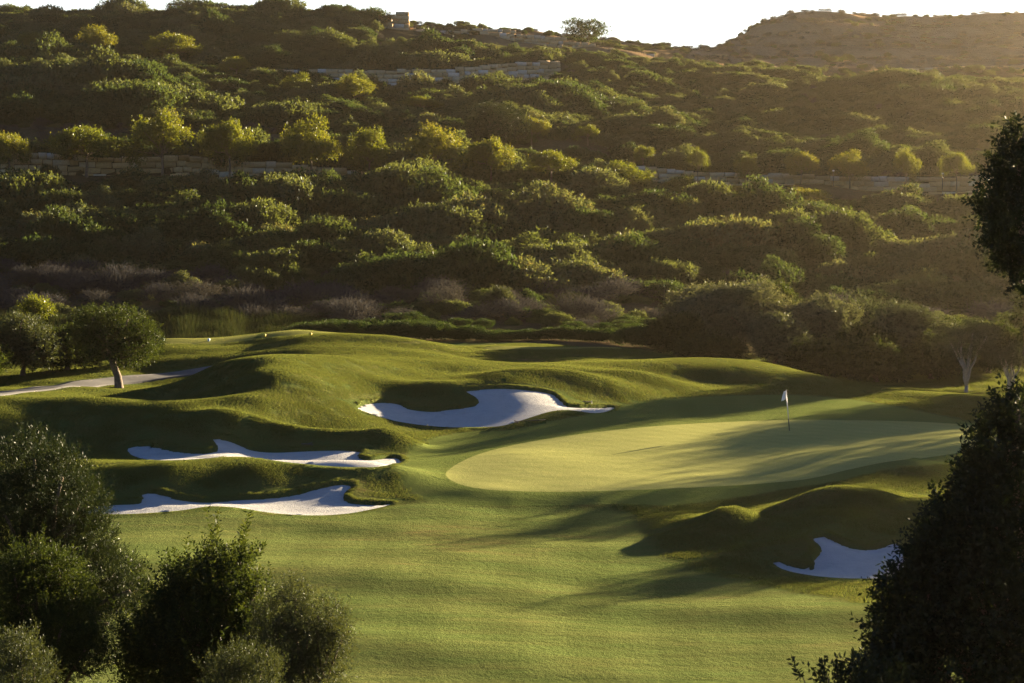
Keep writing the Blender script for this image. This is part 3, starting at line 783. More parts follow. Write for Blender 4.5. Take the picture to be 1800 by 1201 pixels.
# dry scrub: one mass object holding its own shapes
def self_scatter(name, shape_mesh_data, pts, rots, scales, material):
    """the mesh holds the shape plus loose points; the nodes copy the shape onto the points"""
    V, Q, rr = shape_mesh_data; n = len(pts); nv = len(V)
    me = new_mesh(name, np.vstack([V, pts]), Q, [material], False, fattr=dict(rnd=rr))
    a = me.attributes.new('is_pt', 'FLOAT', 'POINT'); a.data.foreach_set('value', np.r_[np.zeros(nv), np.ones(n)].astype(np.float32))
    z = np.zeros((nv, 3))
    a = me.attributes.new('rot', 'FLOAT_VECTOR', 'POINT'); a.data.foreach_set('vector', np.vstack([z, rots]).astype(np.float32).ravel())
    a = me.attributes.new('scl', 'FLOAT_VECTOR', 'POINT'); a.data.foreach_set('vector', np.vstack([z, scales]).astype(np.float32).ravel())
    o = link(name, me)
    g = bpy.data.node_groups.new(name + '_nodes', 'GeometryNodeTree')
    g.interface.new_socket('Geometry', in_out='INPUT', socket_type='NodeSocketGeometry')
    g.interface.new_socket('Geometry', in_out='OUTPUT', socket_type='NodeSocketGeometry')
    gi = g.nodes.new('NodeGroupInput'); go = g.nodes.new('NodeGroupOutput')
    def att(nm, t):
        q = g.nodes.new('GeometryNodeInputNamedAttribute'); q.data_type = t; q.inputs['Name'].default_value = nm
        return [s for s in q.outputs if s.enabled and s.name == 'Attribute'][0]
    sep = g.nodes.new('GeometryNodeSeparateGeometry'); sep.domain = 'POINT'
    cmp = g.nodes.new('FunctionNodeCompare'); cmp.data_type = 'FLOAT'; cmp.operation = 'GREATER_THAN'; cmp.inputs[1].default_value = .5
    g.links.new(att('is_pt', 'FLOAT'), cmp.inputs[0]); g.links.new(cmp.outputs[0], sep.inputs['Selection'])
    g.links.new(gi.outputs[0], sep.inputs[0])
    gti = g.nodes.new('GeometryNodeGeometryToInstance'); g.links.new(sep.outputs[1], gti.inputs[0])
    ip = g.nodes.new('GeometryNodeInstanceOnPoints')
    g.links.new(sep.outputs[0], ip.inputs['Points']); g.links.new(gti.outputs[0], ip.inputs['Instance'])
    g.links.new(att('rot', 'FLOAT_VECTOR'), ip.inputs['Rotation']); g.links.new(att('scl', 'FLOAT_VECTOR'), ip.inputs['Scale'])
    g.links.new(ip.outputs[0], go.inputs[0])
    md = o.modifiers.new('scatter', 'NODES'); md.node_group = g
    return o
r = np.random.default_rng(150)
lb = blob_lobes(r, 6, 1.0, .4, .35, spread=.6)
shape = crown(lb, 800, .38, 4, .22, .022, r, shell=.8, lump=.2, flat_bottom=-.1, up=.9, rand=.35, spread=.25)
n = len(dry)
o = self_scatter('dry_scrub', shape, np.column_stack([dry[:, 0], dry[:, 1], dry[:, 2] - .05]), np.column_stack([rs.uniform(-.2, .2, (n, 2)), rs.uniform(0, 6.28, n)]),
                 dry[:, 3:4] * np.column_stack([np.ones(n), np.ones(n), rs.uniform(.6, 1.1, n)]), M_heather)
tag(o, 'dry grey and brown scrub along the valley foot and banks', 'scrub', kind='stuff')

# ------------------------------------------------------------------ stone terrace walls
def stone_material():
    m, nt, N = mat('terrace_stone')
    geo = N('ShaderNodeNewGeometry'); pos = geo.outputs['Position']
    at = N('ShaderNodeAttribute', attribute_name='rnd')
    r = ramp(N, [(0, (.38, .27, .14)), (.4, (.50, .36, .20)), (.8, (.58, .44, .27)), (.92, (.48, .45, .40)), (1, (.60, .57, .52))]); nt.links.new(at.outputs['Fac'], r.inputs[0])
    n = noise(nt, N, pos, 3.5, 6, .7)
    c = mix(nt, N, .45, r.outputs[0], ramp_out(nt, N, n, [(.3, (.45, .42, .38)), (.7, (1.15, 1.1, 1.0))]), 'MULTIPLY')
    p = N('ShaderNodeBsdfPrincipled'); nt.links.new(c, p.inputs['Base Color']); p.inputs['Roughness'].default_value = .95
    b = N('ShaderNodeBump'); b.inputs['Distance'].default_value = .12; b.inputs['Strength'].default_value = .8
    nt.links.new(n, b.inputs['Height']); nt.links.new(b.outputs[0], p.inputs['Normal'])
    o = N('ShaderNodeOutputMaterial'); nt.links.new(p.outputs[0], o.inputs[0])
    return m
def ramp_out(nt, N, v, stops):
    r = ramp(N, stops); nt.links.new(v, r.inputs[0]); return r.outputs[0]
M_stone = stone_material()
def stone_wall(name, q, h, label, seed, course=.78, ends=0, depth=1.35):
    rg = np.random.default_rng(seed)
    q = np.asarray(q, float); L = np.r_[0, np.cumsum(np.linalg.norm(np.diff(q[:, :2], axis=0), axis=1))]
    Vs, Qs, rn = [], [], []; nv = 0
    nrow = int(round(h / course)) + 1
    for r_ in range(nrow):
        s = -rg.uniform(0, 1)
        while s < L[-1]:
            w = rg.uniform(.9, 2.3); s1 = min(s + w, L[-1] + .3); mid = (max(s, 0) + min(s1, L[-1])) / 2
            x = np.interp(mid, L, q[:, 0]); y = np.interp(mid, L, q[:, 1])
            zt = np.interp(mid, L, q[:, 2])
            zt = math.floor(zt / .34) * .34 * .5 + zt * .5      # courses step down with the ground
            x2, y2 = np.interp(mid + .3, L, q[:, 0]), np.interp(mid + .3, L, q[:, 1])
            x3, y3 = np.interp(mid - .3, L, q[:, 0]), np.interp(mid - .3, L, q[:, 1])
            a = math.atan2(y2 - y3, x2 - x3)
            hh = course * (1 if r_ else rg.uniform(.75, 1.1)); z0 = zt - (r_ + 1) * course + .02
            bl = (s1 - s) - .06; bh = hh - .05
            if bl < .25: s = s1; continue
            j = .07
            V = []
            for (dy, ins) in ((depth, 0.), (.14, 0.), (0., .13)):
                for sx, sz in ((-1, -1), (1, -1), (1, 1), (-1, 1)):
                    V.append((sx * (bl / 2 - ins), dy, (sz + 1) / 2 * (bh - 2 * ins) + ins))
            V = np.array(V) + rg.uniform(-j, j, (12, 3)) * np.array([.6, 1, .8])
            V[:, 1] += rg.uniform(-.12, .16)
            ca, sa = math.cos(a), math.sin(a)
            W = np.column_stack([x + V[:, 0] * ca - V[:, 1] * sa, y + V[:, 0] * sa + V[:, 1] * ca, z0 + V[:, 2]])
            F_ = [(8, 9, 10, 11)]
            for b0 in (0, 4):
                for t in range(4): F_.append((b0 + t, b0 + (t + 1) % 4, b0 + 4 + (t + 1) % 4, b0 + 4 + t))
            F_.append((3, 2, 1, 0))
            Vs.append(W); Qs.append(np.array(F_) + nv); nv += 12; rn += [rg.random()] * len(F_)
            s = s1
    me = new_mesh(name, np.vstack(Vs), np.vstack(Qs), [M_stone], False, fattr=dict(rnd=rn))
    return tag(link(name, me), label, 'wall')
stone_wall('stone_wall', *WD['lower_left'], 'long grey stone block wall behind the row of low trees on the left slope', 1)
stone_wall('stone_wall', *WD['lower_right'], 'pale stone block wall behind the row of small round trees at right', 2, .7)
stone_wall('stone_wall', *WD['middle'], 'ochre stone block wall across the upper hillside above the big dark tree', 3)
stone_wall('stone_wall', *WD['upper_right'], 'hazy low stone wall on the right slope, the lower of two below the bare hill', 4, .6)
stone_wall('stone_wall', *WD['top_right'], 'hazy thin stone wall at the foot of the bare hill, the upper of two', 5, .6)
# ridge wall steps down to the right, built as separate runs
RW = [(722, 47, 342), (765, 54, 342), (800, 53, 343), (845, 48, 343), (905, 52, 343), (910, 59, 343), (1000, 66, 343), (1002, 73, 343), (1042, 74, 343), (1044, 82, 343), (1080, 83, 343), (1082, 89, 343), (1150, 95, 343)]
stone_wall('stone_wall', [P(a[0], a[1], FAR(a[2])) for a in RW], 3.3, 'sunlit stone wall stepping down along the ridge against the sky', 6)
stone_wall('stone_wall', [P(632, 27, FAR(341)), P(688, 24, FAR(341)), P(690, 20, FAR(341)), (P(718, 20, FAR(341)))], 4.2, 'short tall stone wall end on the ridge at the upper left of the stepped wall', 7, .85)

# ------------------------------------------------------------------ trees
def build_tree(name, lobes, base, r0, leafmat, barkmat, spray, label, cat='tree', seed=0, group=None, loc=(0, 0, 0), trunk_pts=None, nlimb=None, stems=None):
    rg = np.random.default_rng(seed)
    e = bpy.data.objects.new(name, None); COL.objects.link(e); e.location = loc; e.empty_display_size = .5
    tag(e, label, cat, group)
    mb = MB()
    if trunk_pts is not None:
        tp = np.asarray(trunk_pts, float); n = len(tp)
        mb.tube(tp, r0 * (1 - .35 * np.linspace(0, 1, n)) * np.r_[1.35, 1.1, np.ones(n - 2)], 10)
        limb_paths(mb, tp[-1] - np.array([0, 0, .05]), np.asarray(lobes)[:nlimb] if nlimb else lobes, rg, r0 * .8, minr=r0 * .07)
    if stems is not None:
        for st_, rr in stems: mb.tube(st_, np.linspace(rr, rr * .35, len(st_)), 7)
    link('trunk', mb.mesh('trunk', barkmat, True), e)
    spray = dict(spray); sh = spray.pop('shoots', None)
    V, Q, r_ = crown(lobes, rng=rg, **spray)
    if sh:
        V2, Q2, r2 = crown(lobes, sh[0], sh[1], sh[2], spray['leafL'] * sh[3], spray['leafW'] * sh[3], rg, up=1.6, rand=.3, shell=.12, lump=.1, spread=1.0, cull=.9)
        V = np.vstack([V, V2]); Q = np.vstack([Q, Q2 + len(V) - len(V2)]); r_ = np.r_[r_, r2]
    link('crown', new_mesh('crown', V, Q, [leafmat], False, fattr=dict(rnd=r_)), e)
    return e
def copy_tree(o, parent=None):
    c = o.copy(); COL.objects.link(c)
    if parent: c.parent = parent
    for ch in list(o.children): copy_tree(ch, c)
    return c

# terrace tree shapes: unit = metres, crown about 6 m wide
tproto = []
for i in range(5):
    r = np.random.default_rng(300 + i)
    hh = [1.7, 1.5, 2.1, 1.6, 1.9][i]
    lb = blob_lobes(r, [11, 13, 10, 14, 12][i], 3.0, hh, 1.9 + hh * .75, spread=.85, rmin=.2, rmax=.36); lb[0, 3:] *= .8
    tproto.append((lb, hh))
TT = [  # px centre, crown top row, crown bottom row, crown width px, trunk foot row, shape, dist, label
 (15, 232, 275, 75, 300, 0, 224.5, 'low yellow-green tree at the left end of the terrace row by the stone wall'),
 (150, 219, 280, 128, 292, 1, 225.5, 'wide spreading low tree in front of the grey wall, second in the left terrace row'),
 (283, 193, 272, 110, 288, 2, 226.5, 'tall loose-crowned tree with sunlit top, third in the left terrace row'),
 (402, 205, 278, 92, 300, 3, 227, 'bright leafy tree with a pale trunk before the broken end of the grey wall'),
 (545, 203, 276, 118, 290, 4, 228, 'dense dark tree with yellow rim near the right end of the grey wall'),
 (650, 224, 282, 86, 296, 0, 229, 'small spreading yellow-green tree just past the right end of the grey wall'),
 (765, 217, 296, 92, 305, 2, 230, 'rounded tree with two stems left of the leaning leafy tree on the mid slope'),
 (862, 238, 290, 84, 305, 3, 232, 'leafy tree leaning right on the mid slope under the big dark tree'),
 (968, 262, 320, 84, 325, 1, 231, 'sunlit yellow-green tree below the single golden tree on the mid slope'),
 (1092, 282, 335, 112, 345, 4, 229, 'broad golden-rimmed tree between the golden tree and the small round trees'),
 (1200, 307, 355, 70, 365, 0, 227, 'backlit yellow-green tree on the slope below the left end of the right wall'),
 (1298, 322, 365, 66, 375, 3, 226, 'small backlit tree left of the broad spreading one below the right wall'),
 (1398, 328, 384, 112, 392, 1, 224, 'broad spreading sunlit tree below the right stone wall'),
 (1488, 367, 395, 40, 402, 2, 221, 'tiny glowing round tree right of the broad spreading one'),
 (60, 57, 100, 66, 108, 0, 310, 'flat-topped tree at the far left of the upper slope'),
 (168, 45, 108, 72, 120, 2, 305, 'tall pointed tree on the upper left slope'),
 (302, 57, 108, 96, 116, 1, 305, 'wide flat-topped tree on the upper left slope right of the pointed one'),
 (415, 98, 138, 56, 146, 3, 295, 'small round tree on the slope left of the middle wall'),
 (527, 128, 172, 62, 180, 4, 280, 'round tree just below the left end of the middle wall'),
 (622, 131, 192, 72, 200, 2, 276, 'tall round tree below the middle wall near its left end'),
 (740, 168, 198, 82, 206, 1, 272, 'flat yellow-green tree below the centre of the middle wall'),
 (935, 203, 252, 56, 262, 3, 252, 'yellow-green tree growing against the right side of the big dark tree'),
 (1033, 219, 257, 46, 268, 2, 254, 'single golden backlit round tree alone on the dark slope'),
 (1131, 256, 280, 36, 292, 0, 243, 'very small round tree left of the row above the right wall'),
 (1227, 259, 292, 38, 304, 2, 239, 'first small round tree at the left end of the row by the right wall'),
 (1315, 272, 297, 52, 318, 0, 238.5, 'flattest tree of the row by the right wall, second from left'),
 (1408, 265, 298, 68, 330, 3, 238, 'round tree with a clear trunk, third from left in the right wall row'),
 (1494, 264, 298, 74, 328, 4, 238, 'widest round tree of the row by the right wall'),
 (1593, 262, 302, 50, 330, 2, 238, 'narrow tree of the row by the right wall, between the widest and the last'),
 (1682, 265, 303, 54, 330, 3, 238, 'last hazy round tree at the right end of the row'),
]
first = {}
for (px, t, b_, w, foot, k, D, label) in TT:
    D = FAR(D)
    lb, hh = tproto[k]
    top = P(px, t, D)[2]; bot = P(px, b_, D)[2]; ft = float(Hq(P(px, t, D)[0], D)[0])
    Wm = w * D / F; Hm = top - bot
    x = P(px, t, D)[0]
    # prototype crown: half-width ~3.2, spans z from zb to zt
    zb, zt = 1.9, 1.9 + hh * 1.75
    sx = Wm / 6.6; sz = (top - ft) / (zt + .1)
    sz = max(sx * .55, min(sz, sx * 1.7))
    if k not in first:
        rg = np.random.default_rng(400 + k)
        tp = [(0, 0, -1.2), (.05, 0, .0), (.1, .05, .9), (.02, .1, 1.7)]
        e = build_tree('terrace_tree', lb, None, .16, M_carob, M_bark, dict(n_spray=1900, slen=.6, k=7, leafL=.22, leafW=.10, shell=.7, lump=.25, up=.25, cull=.5), label, seed=400 + k, trunk_pts=tp)
        first[k] = e; o = e
    else: o = copy_tree(first[k])
    tag(o, label, 'tree', 'terrace trees on the hillside')
    o.location = (x, D, top - zt * sz * .98); o.scale = (sx, sx, sz); o.rotation_euler = (0, 0, 0 if o is first[k] else rs.uniform(0, 6.28))

# the big dark tree on the slope
def simple_tree(name, px, top, bottom, width, D, seed, leafmat, spray, label, barkmat=M_bark, nl=9, trunk_h=None, r0=.18, bulge=1.0, cat='tree', group=None, spread=.68, rmin=.3, rmax=.5, depth=1.0):
    D = FAR(D); q = P(px, top, D); zg = float(Hq(q[0], D, Zb)[0])
    zb = max(P(px, bottom, D)[2], zg) - zg; zt = q[2] - zg
    w = width * D / F / 2 * .98; h = (zt - zb) / 2 * 1.02
    rg = np.random.default_rng(seed)
    lb = blob_lobes(rg, nl, w, h, zb + h, spread=spread, rmin=rmin, rmax=rmax)
    lb[:, 1] *= depth
    tz = max(zb + h * .35, .4)
    tp = np.array([(0, 0, -.4), (rg.uniform(-.1, .1), 0, tz * .3), (rg.uniform(-.2, .2), .05, tz * .65), (rg.uniform(-.15, .15), 0, tz)])
    return build_tree(name, lb, None, r0, leafmat, barkmat, spray, label, cat, seed, group, (q[0], D, zg), trunk_pts=tp)
simple_tree('dark_tree', 873, 178, 262, 118, 250, 501, M_dark, dict(n_spray=3400, slen=.55, k=7, leafL=.24, leafW=.10, shell=.5, lump=.2, up=.4), 'big dark broadleaf tree standing out on the slope below the middle wall', nl=11, r0=.3)
simple_tree('round_tree', 877, 502, 568, 64, 168, 502, M_olive, dict(n_spray=1500, slen=.4, k=8, leafL=.2, leafW=.06, shell=.5, lump=.15, up=.8, rand=.3, spread=.5), 'single pale green rounded tree at the valley foot behind the hedge', nl=7, r0=.14)
simple_tree('ridge_tree', 1034, 28, 88, 92, 347, 503, M_scrub, dict(n_spray=1600, slen=.6, k=6, leafL=.34, leafW=.16, shell=.5, up=.4), 'dark rounded tree on the ridge against the white sky', nl=8, r0=.2)
simple_tree('ridge_tree', 330, -2, 46, 70, 352, 504, M_scrub, dict(n_spray=1400, slen=.6, k=6, leafL=.34, leafW=.16, shell=.5, up=.4), 'dark tree rising highest on the ridge at the upper left', nl=8, r0=.2)
simple_tree('ridge_tree', 652, 14, 60, 70, 341, 505, M_scrub, dict(n_spray=1400, slen=.6, k=6, leafL=.34, leafW=.16, shell=.5, up=.4), 'dark tree on the ridge left of the short tall wall end', nl=8, r0=.2)

# left group by the path: one carob with a leaning trunk, olive mass behind
q = hit(207, 682)
rg = np.random.default_rng(510)
D0 = q[1]; zf = q[2]
def PX(px, py, D=None): 
    a = P(px, py, D or D0); return a - np.array([q[0], q[1], zf])
lobs = []
for (a, b, r_, dy) in [(150, 572, 26, 0), (135, 596, 22, .8), (168, 562, 24, -.6), (195, 568, 26, .4), (228, 566, 26, -.4), (248, 586, 26, .3), (252, 612, 22, -.3), (236, 630, 18, .5), (190, 595, 32, -.8), (215, 600, 34, 1.0), (160, 610, 22, -.2), (262, 600, 18, .9), (225, 620, 20, -.9), (180, 585, 30, 1.2)]:
    v = PX(a, b); s = r_ * D0 / F
    lobs.append((v[0], dy * 1.3, v[2], s * 1.05, s * 1.2, s))
tp = [PX(210, 692), PX(209, 680), PX(207, 662), PX(199, 640), PX(197, 632)]
build_tree('carob_tree', np.array(lobs), None, .26, M_mastic, M_bark, dict(n_spray=5200, slen=.34, k=8, leafL=.11, leafW=.055, shell=.6, lump=.16, up=.3, cull=.5),
           'rounded carob tree with a leaning bare trunk beside the cart path', seed=511, loc=q, trunk_pts=tp, nlimb=12)
SP_OL = dict(n_spray=3600, slen=.45, k=8, leafL=.17, leafW=.06, shell=.5, lump=.2, up=.5, rand=.45, spread=.6)
simple_tree('olive_tree', 38, 548, 690, 130, 121, 521, M_olive, SP_OL, 'tall grey-green olive at the left edge behind the cart path', nl=11, r0=.16)
simple_tree('olive_tree', 118, 574, 690, 110, 123, 522, M_mastic, dict(SP_OL, n_spray=3000), 'dark low bushy tree left of the leaning carob trunk', nl=9)
simple_tree('olive_tree', 240, 596, 670, 90, 126, 523, M_mastic, dict(SP_OL, n_spray=2400), 'dark bushy tree filling the gap right behind the carob trunk', nl=8)
simple_tree('olive_tree', -40, 585, 700, 120, 117, 524, M_mastic, dict(SP_OL, n_spray=2400), 'dark bushy tree cut by the left edge of the photo', nl=8)
simple_tree('leafy_sapling', 62, 522, 560, 56, 160, 525, M_carob, dict(n_spray=500, slen=.5, k=7, leafL=.2, leafW=.09, shell=.7, up=.4), 'light green sapling standing above the left olive', nl=5, r0=.08)

# right group behind the green mound
RT = [  # px, top, bottom, width, D, mat, label
 (1190, 555, 640, 110, 143, M_mastic, 'low dark bushy tree at the left end of the grove behind the green'),
 (1290, 492, 640, 190, 148, M_olive, 'tallest grey-green olive of the grove, above the flagstick to the left'),
 (1365, 552, 645, 110, 141, M_olive, 'smaller olive in front of the tallest one with a visible forked trunk'),
 (1225, 500, 640, 110, 152, M_olive, 'grey olive behind the left end of the grove'),
 (1440, 520, 665, 150, 147, M_olive, 'dense olive in the middle of the grove right of the tallest one'),
 (1510, 575, 680, 120, 140, M_mastic, 'dark shaded tree in the front row of the grove between two olives'),
 (1590, 532, 690, 170, 144, M_olive, 'broad olive with slender stems left of the pale-trunked one'),
 (1655, 560, 700, 120, 150, M_mastic, 'dark tree behind the broad olive and the pale-trunked one'),
 (1790, 545, 690, 110, 150, M_mastic, 'yellow-rimmed bushy tree at the right edge behind the pale trunks'),
 (1450, 600, 690, 130, 138, M_mastic, 'dark bush under the middle olive of the grove'),
 (1350, 505, 650, 130, 153, M_mastic, 'tall dark tree rising just right of the tallest grove olive'),
 (1520, 520, 670, 130, 151, M_olive, 'tall olive at the back between the middle and the broad olive'),
 (1250, 590, 645, 110, 140, M_mastic, 'dark low tree under the left side of the tallest grove olive'),
 (1400, 590, 670, 100, 143, M_mastic, 'dark bushy tree in the shade between the forked and the middle olive'),
 (1540, 600, 690, 110, 137, M_mastic, 'dark shrubby tree in shade left of the slender stemmed broad olive'),
 (1640, 590, 700, 120, 140, M_mastic, 'dark shrubby tree in shade right of the broad olive'),
 (1740, 565, 700, 130, 145, M_mastic, 'dark crown filling the gap behind the two pale-stemmed olives'),
 (1885, 395, 690, 180, 142, M_mastic, 'tall dark grove tree just beyond the right edge shading the back of the green'),
]
for i, (px, t, b_, w, D, m_, lab) in enumerate(RT):
    simple_tree('grove_tree', px, t, b_, w, D, 540 + i, M_grove if m_ is M_olive else M_mastic, dict(n_spray=int(44 * w), slen=.55, k=8, leafL=.22, leafW=.085, shell=.5, lump=.25, up=.45, rand=.5, spread=.6), lab, nl=14, rmin=.24, rmax=.42, r0=.2, group='trees of the grove behind the green', bulge=1)
# olives with pale multiple stems
def pale_olive(pxc, foot, top, w, D, seed, label):
    q = P(pxc, foot, D); zg = float(Hq(q[0], D, Zb)[0]); q[2] = zg
    rg = np.random.default_rng(seed); H_ = P(pxc, top, D)[2] - zg; W_ = w * D / F / 2
    lobs = []
    for i in range(11):
        a = i * 2.4; rr = W_ * .75 * math.sqrt((i + .5) / 11); s = W_ * rg.uniform(.26, .4)
        lobs.append((rr * math.cos(a), rr * math.sin(a), H_ * (.72 - .16 * rr / W_ + rg.uniform(-.06, .1)), s, s, s * .8))
    stems = []
    for i, l in enumerate(lobs[:8]):
        b0 = np.array([0, 0, .5]); t = np.linspace(0, 1, 7)[:, None]; e = np.array(l[:3])
        p = b0 + (e - b0) * t; p[:, :2] += (e[:2] * .12) * np.sin(t * np.pi) * -1 + rg.normal(size=(7, 2)) * .06; p[0] = b0
        stems.append((p, .10))
    stems.append((np.array([(0, 0, -.4), (0, 0, 0), (.03, 0, .4), (0, 0, .7)]), .2))
    build_tree('pale_olive_tree', np.array(lobs), None, .1, M_olive, M_bark_pale, dict(n_spray=1900, slen=.4, k=8, leafL=.13, leafW=.04, shell=.7, lump=.2, up=.35, rand=.6, spread=.7), label, seed=seed, loc=q, stems=stems)
pale_olive(1698, 698, 552, 130, 133, 561, 'pale-trunked olive forking low into several bare stems at the right')
pale_olive(1775, 705, 590, 90, 131, 562, 'second pale-stemmed olive half hidden by the dark leaves at the right edge')
# trees outside the frame on the right whose shade lies over the green and fairway
for i, (x, y, h, w, lab) in enumerate([(43, 131, 9.5, 8, 'tall olive beyond the right edge shading the back of the green'), (52, 138, 11.5, 9, 'tallest olive beyond the right edge shading the middle of the green'),
                                       (45, 119, 10.5, 11, 'broad olive beyond the right edge next to the green'), (37, 95.5, 7.3, 8.5, 'rounded olive beyond the right bunker shading the fairway')]):
    zg = float(Hq(x, y)[0]); rg = np.random.default_rng(580 + i)
    lb = blob_lobes(rg, 9, w / 2, h * .36, h * .62)
    tp = np.array([(0, 0, -.3), (0, 0, h * .1), (.1, 0, h * .25), (0, 0, h * .4)])
    build_tree('olive_tree', lb, None, .2, M_olive, M_bark, dict(n_spray=4200, slen=.45, k=8, leafL=.22, leafW=.09, shell=.6, lump=.2, up=.4), lab, seed=590 + i, loc=(x, y, zg), trunk_pts=tp)

# ------------------------------------------------------------------ hedge shrubs behind the tees, and reeds
hm = []
for i in range(3):
    r = np.random.default_rng(600 + i)
    lb = blob_lobes(r, 6, 1.0, .42, .42, spread=.5)
    V, Q, rr = crown(lb, 1300, .16, 6, .10, .03, r, shell=.35, lump=.1, flat_bottom=-.05, up=.9, rand=.3, spread=.5)
    hm.append(new_mesh('hedge_shrub', V, Q, [M_hedge], False, fattr=dict(rnd=rr)))
hp = []
HS = []
for px in range(520, 1150, 24):
    HS.append((px, 152 - (px > 1090) * 2, 568 if px < 800 else 577, 46))
for px in range(560, 760, 30): HS.append((px + 6, 157, 563, 38))
for px in range(700, 760, 26): HS.append((px, 160, 548 + (px - 700) * .2, 44))
for px in (810, 850, 1160, 1010, 1060, 1090, 1125, 1150, 1180): HS.append((px, 160, 575, 40))
for n, (px, D, top, w) in enumerate(HS):
    q = P(px, top + rs.uniform(-4, 4), D); zg = float(Hq(q[0], D)[0]); H_ = max(q[2] - zg, .8)
    o = link('hedge_shrub', hm[n % 3]) if n < 3 else hp[n % 3].copy()
    if n < 3: hp.append(o)
    else: COL.objects.link(o)
    s = w * D / F / 2 * rs.uniform(1.1, 1.5)
    o.location = (q[0], D + rs.uniform(-.6, .6), zg - .1); o.rotation_euler = (0, 0, rs.uniform(0, 6.28)); o.scale = (s, s, H_ / .85)
    tag(o, 'clipped-looking rounded hedge shrub in the line behind the tees', 'shrub', 'rounded hedge shrubs in the line behind the tees')
def reed_shape(rg, n, w, h):
    p = np.column_stack([rg.normal(size=(n, 2)) * w * .4, np.zeros(n)]); d = unit(np.column_stack([rg.normal(size=(n, 2)) * .38, np.ones(n)]))
    Vv = []; 
    L = rg.uniform(.55, 1.1, n) * h
    side = unit(np.cross(d, rg.normal(size=(n, 3)))) * .02
    tip = p + d * L[:, None] + rg.normal(size=(n, 3)) * .12
    V_ = np.stack([p - side, p + side, (p + tip) / 2 + side * 1.1 + np.array([0, 0, .05]), tip], 1)
    return V_.reshape(-1, 3), np.arange(n * 4).reshape(n, 4), rg.random(n)
rp = []
for _ in range(520):
    px = rs.uniform(265, 560) if rs.random() < .85 else rs.uniform(0, 270); D = rs.uniform(147, 163)
    q = P(px, 560, D); hh = 1.9 * (1 - .45 * smooth(420, 560, px)) * rs.uniform(.45, 1.0) * (.8 + .25 * math.sin(px * .06) * math.sin(px * .023 + 1))
    rp.append((q[0], D, float(Hq(q[0], D)[0]) - .05, hh))
rp = np.array(rp); n = len(rp)
o = self_scatter('reed_bed', reed_shape(np.random.default_rng(5), 260, 1.4, 1.0), rp[:, :3], np.column_stack([np.zeros((n, 2)), rs.uniform(0, 6.28, n)]), np.column_stack([np.ones(n), np.ones(n), rp[:, 3]]), M_reed)
tag(o, 'tall green reeds growing behind the left tee', 'reeds', kind='stuff')

# ------------------------------------------------------------------ foreground trees
def near_tree(name, D, lobes_px, leafmat, spray, label, seed, foot_px, r0=.14, depth=1.1, barkmat=M_bark, nlimb=None):
    """lobes_px: (px, py, radius px, offset in depth m)"""
    f = P(foot_px, 900, D); zg = float(Hq(f[0], D)[0]); base = np.array([f[0], D, zg])
    lb = []
    for (a, b, r_, dy) in lobes_px:
        c = P(a, b, D + dy); s = r_ * (D + dy) / F
        lb.append((*(c - base), s, s * depth, s))
    lb = np.array(lb); top = lb[:, 2].max(); tz = top * .45
    tp = np.array([(0, 0, -.5), (.05, 0, tz * .3), (.1, .1, tz * .7), (.05, .05, tz)])
    return build_tree(name, lb, None, r0, leafmat, barkmat, spray, label, seed=seed, loc=base, trunk_pts=tp, nlimb=nlimb)
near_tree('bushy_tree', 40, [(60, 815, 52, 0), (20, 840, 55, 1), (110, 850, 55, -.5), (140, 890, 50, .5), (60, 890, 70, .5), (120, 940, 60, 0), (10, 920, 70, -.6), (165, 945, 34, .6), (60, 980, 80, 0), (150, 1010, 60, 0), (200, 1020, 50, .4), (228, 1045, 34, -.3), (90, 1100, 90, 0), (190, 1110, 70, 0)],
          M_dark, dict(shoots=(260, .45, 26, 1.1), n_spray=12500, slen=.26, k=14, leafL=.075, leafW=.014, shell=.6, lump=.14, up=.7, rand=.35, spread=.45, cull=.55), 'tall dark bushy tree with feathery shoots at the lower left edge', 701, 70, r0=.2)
near_tree('olive_tree', 33, [(60, 1000, 42, 0), (105, 1010, 40, .3), (25, 1020, 40, -.3), (130, 1060, 38, .2), (60, 1060, 60, 0), (20, 1110, 60, .3), (110, 1110, 55, -.3), (60, 1160, 70, 0), (150, 1150, 40, 0)],
          M_mastic, dict(shoots=(200, .35, 22, 1.1), n_spray=8500, slen=.2, k=11, leafL=.05, leafW=.016, shell=.6, lump=.16, up=.5, rand=.5, spread=.6, cull=.5), 'rounded olive with brown-green glints in front of the tall dark bushy tree', 702, 60)
near_tree('mastic_tree', 34, [(380, 1000, 24, 0), (425, 985, 17, .2), (345, 1030, 38, .2), (400, 1040, 42, -.2), (310, 1050, 28, 0), (290, 1080, 34, .3), (350, 1090, 60, 0), (420, 1090, 48, .3), (270, 1140, 48, -.2), (340, 1160, 70, 0), (430, 1160, 60, .2), (452, 1040, 16, 0), (285, 1190, 60, 0)],
          M_mastic, dict(shoots=(190, .85, 34, 1.3), n_spray=5200, slen=.36, k=14, leafL=.07, leafW=.032, shell=.75, lump=.22, up=1.0, rand=.4, spread=.9, cull=.5), 'leafy tree with upright leaf sprays between the dark bushy tree and the small olive', 703, 350)
near_tree('olive_tree', 32, [(520, 1050, 22, 0), (510, 1080, 38, .2), (560, 1090, 38, -.2), (590, 1110, 24, .1), (480, 1100, 34, .2), (540, 1130, 50, 0), (600, 1130, 18, 0), (500, 1160, 60, 0), (560, 1170, 48, .2), (530, 1210, 60, 0)],
          M_olive, dict(shoots=(150, .5, 30, 1.1), n_spray=4200, slen=.26, k=14, leafL=.055, leafW=.014, shell=.75, lump=.22, up=.8, rand=.55, spread=.8, cull=.5), 'small open grey-green olive at the right of the lower left trees', 704, 530, r0=.09)
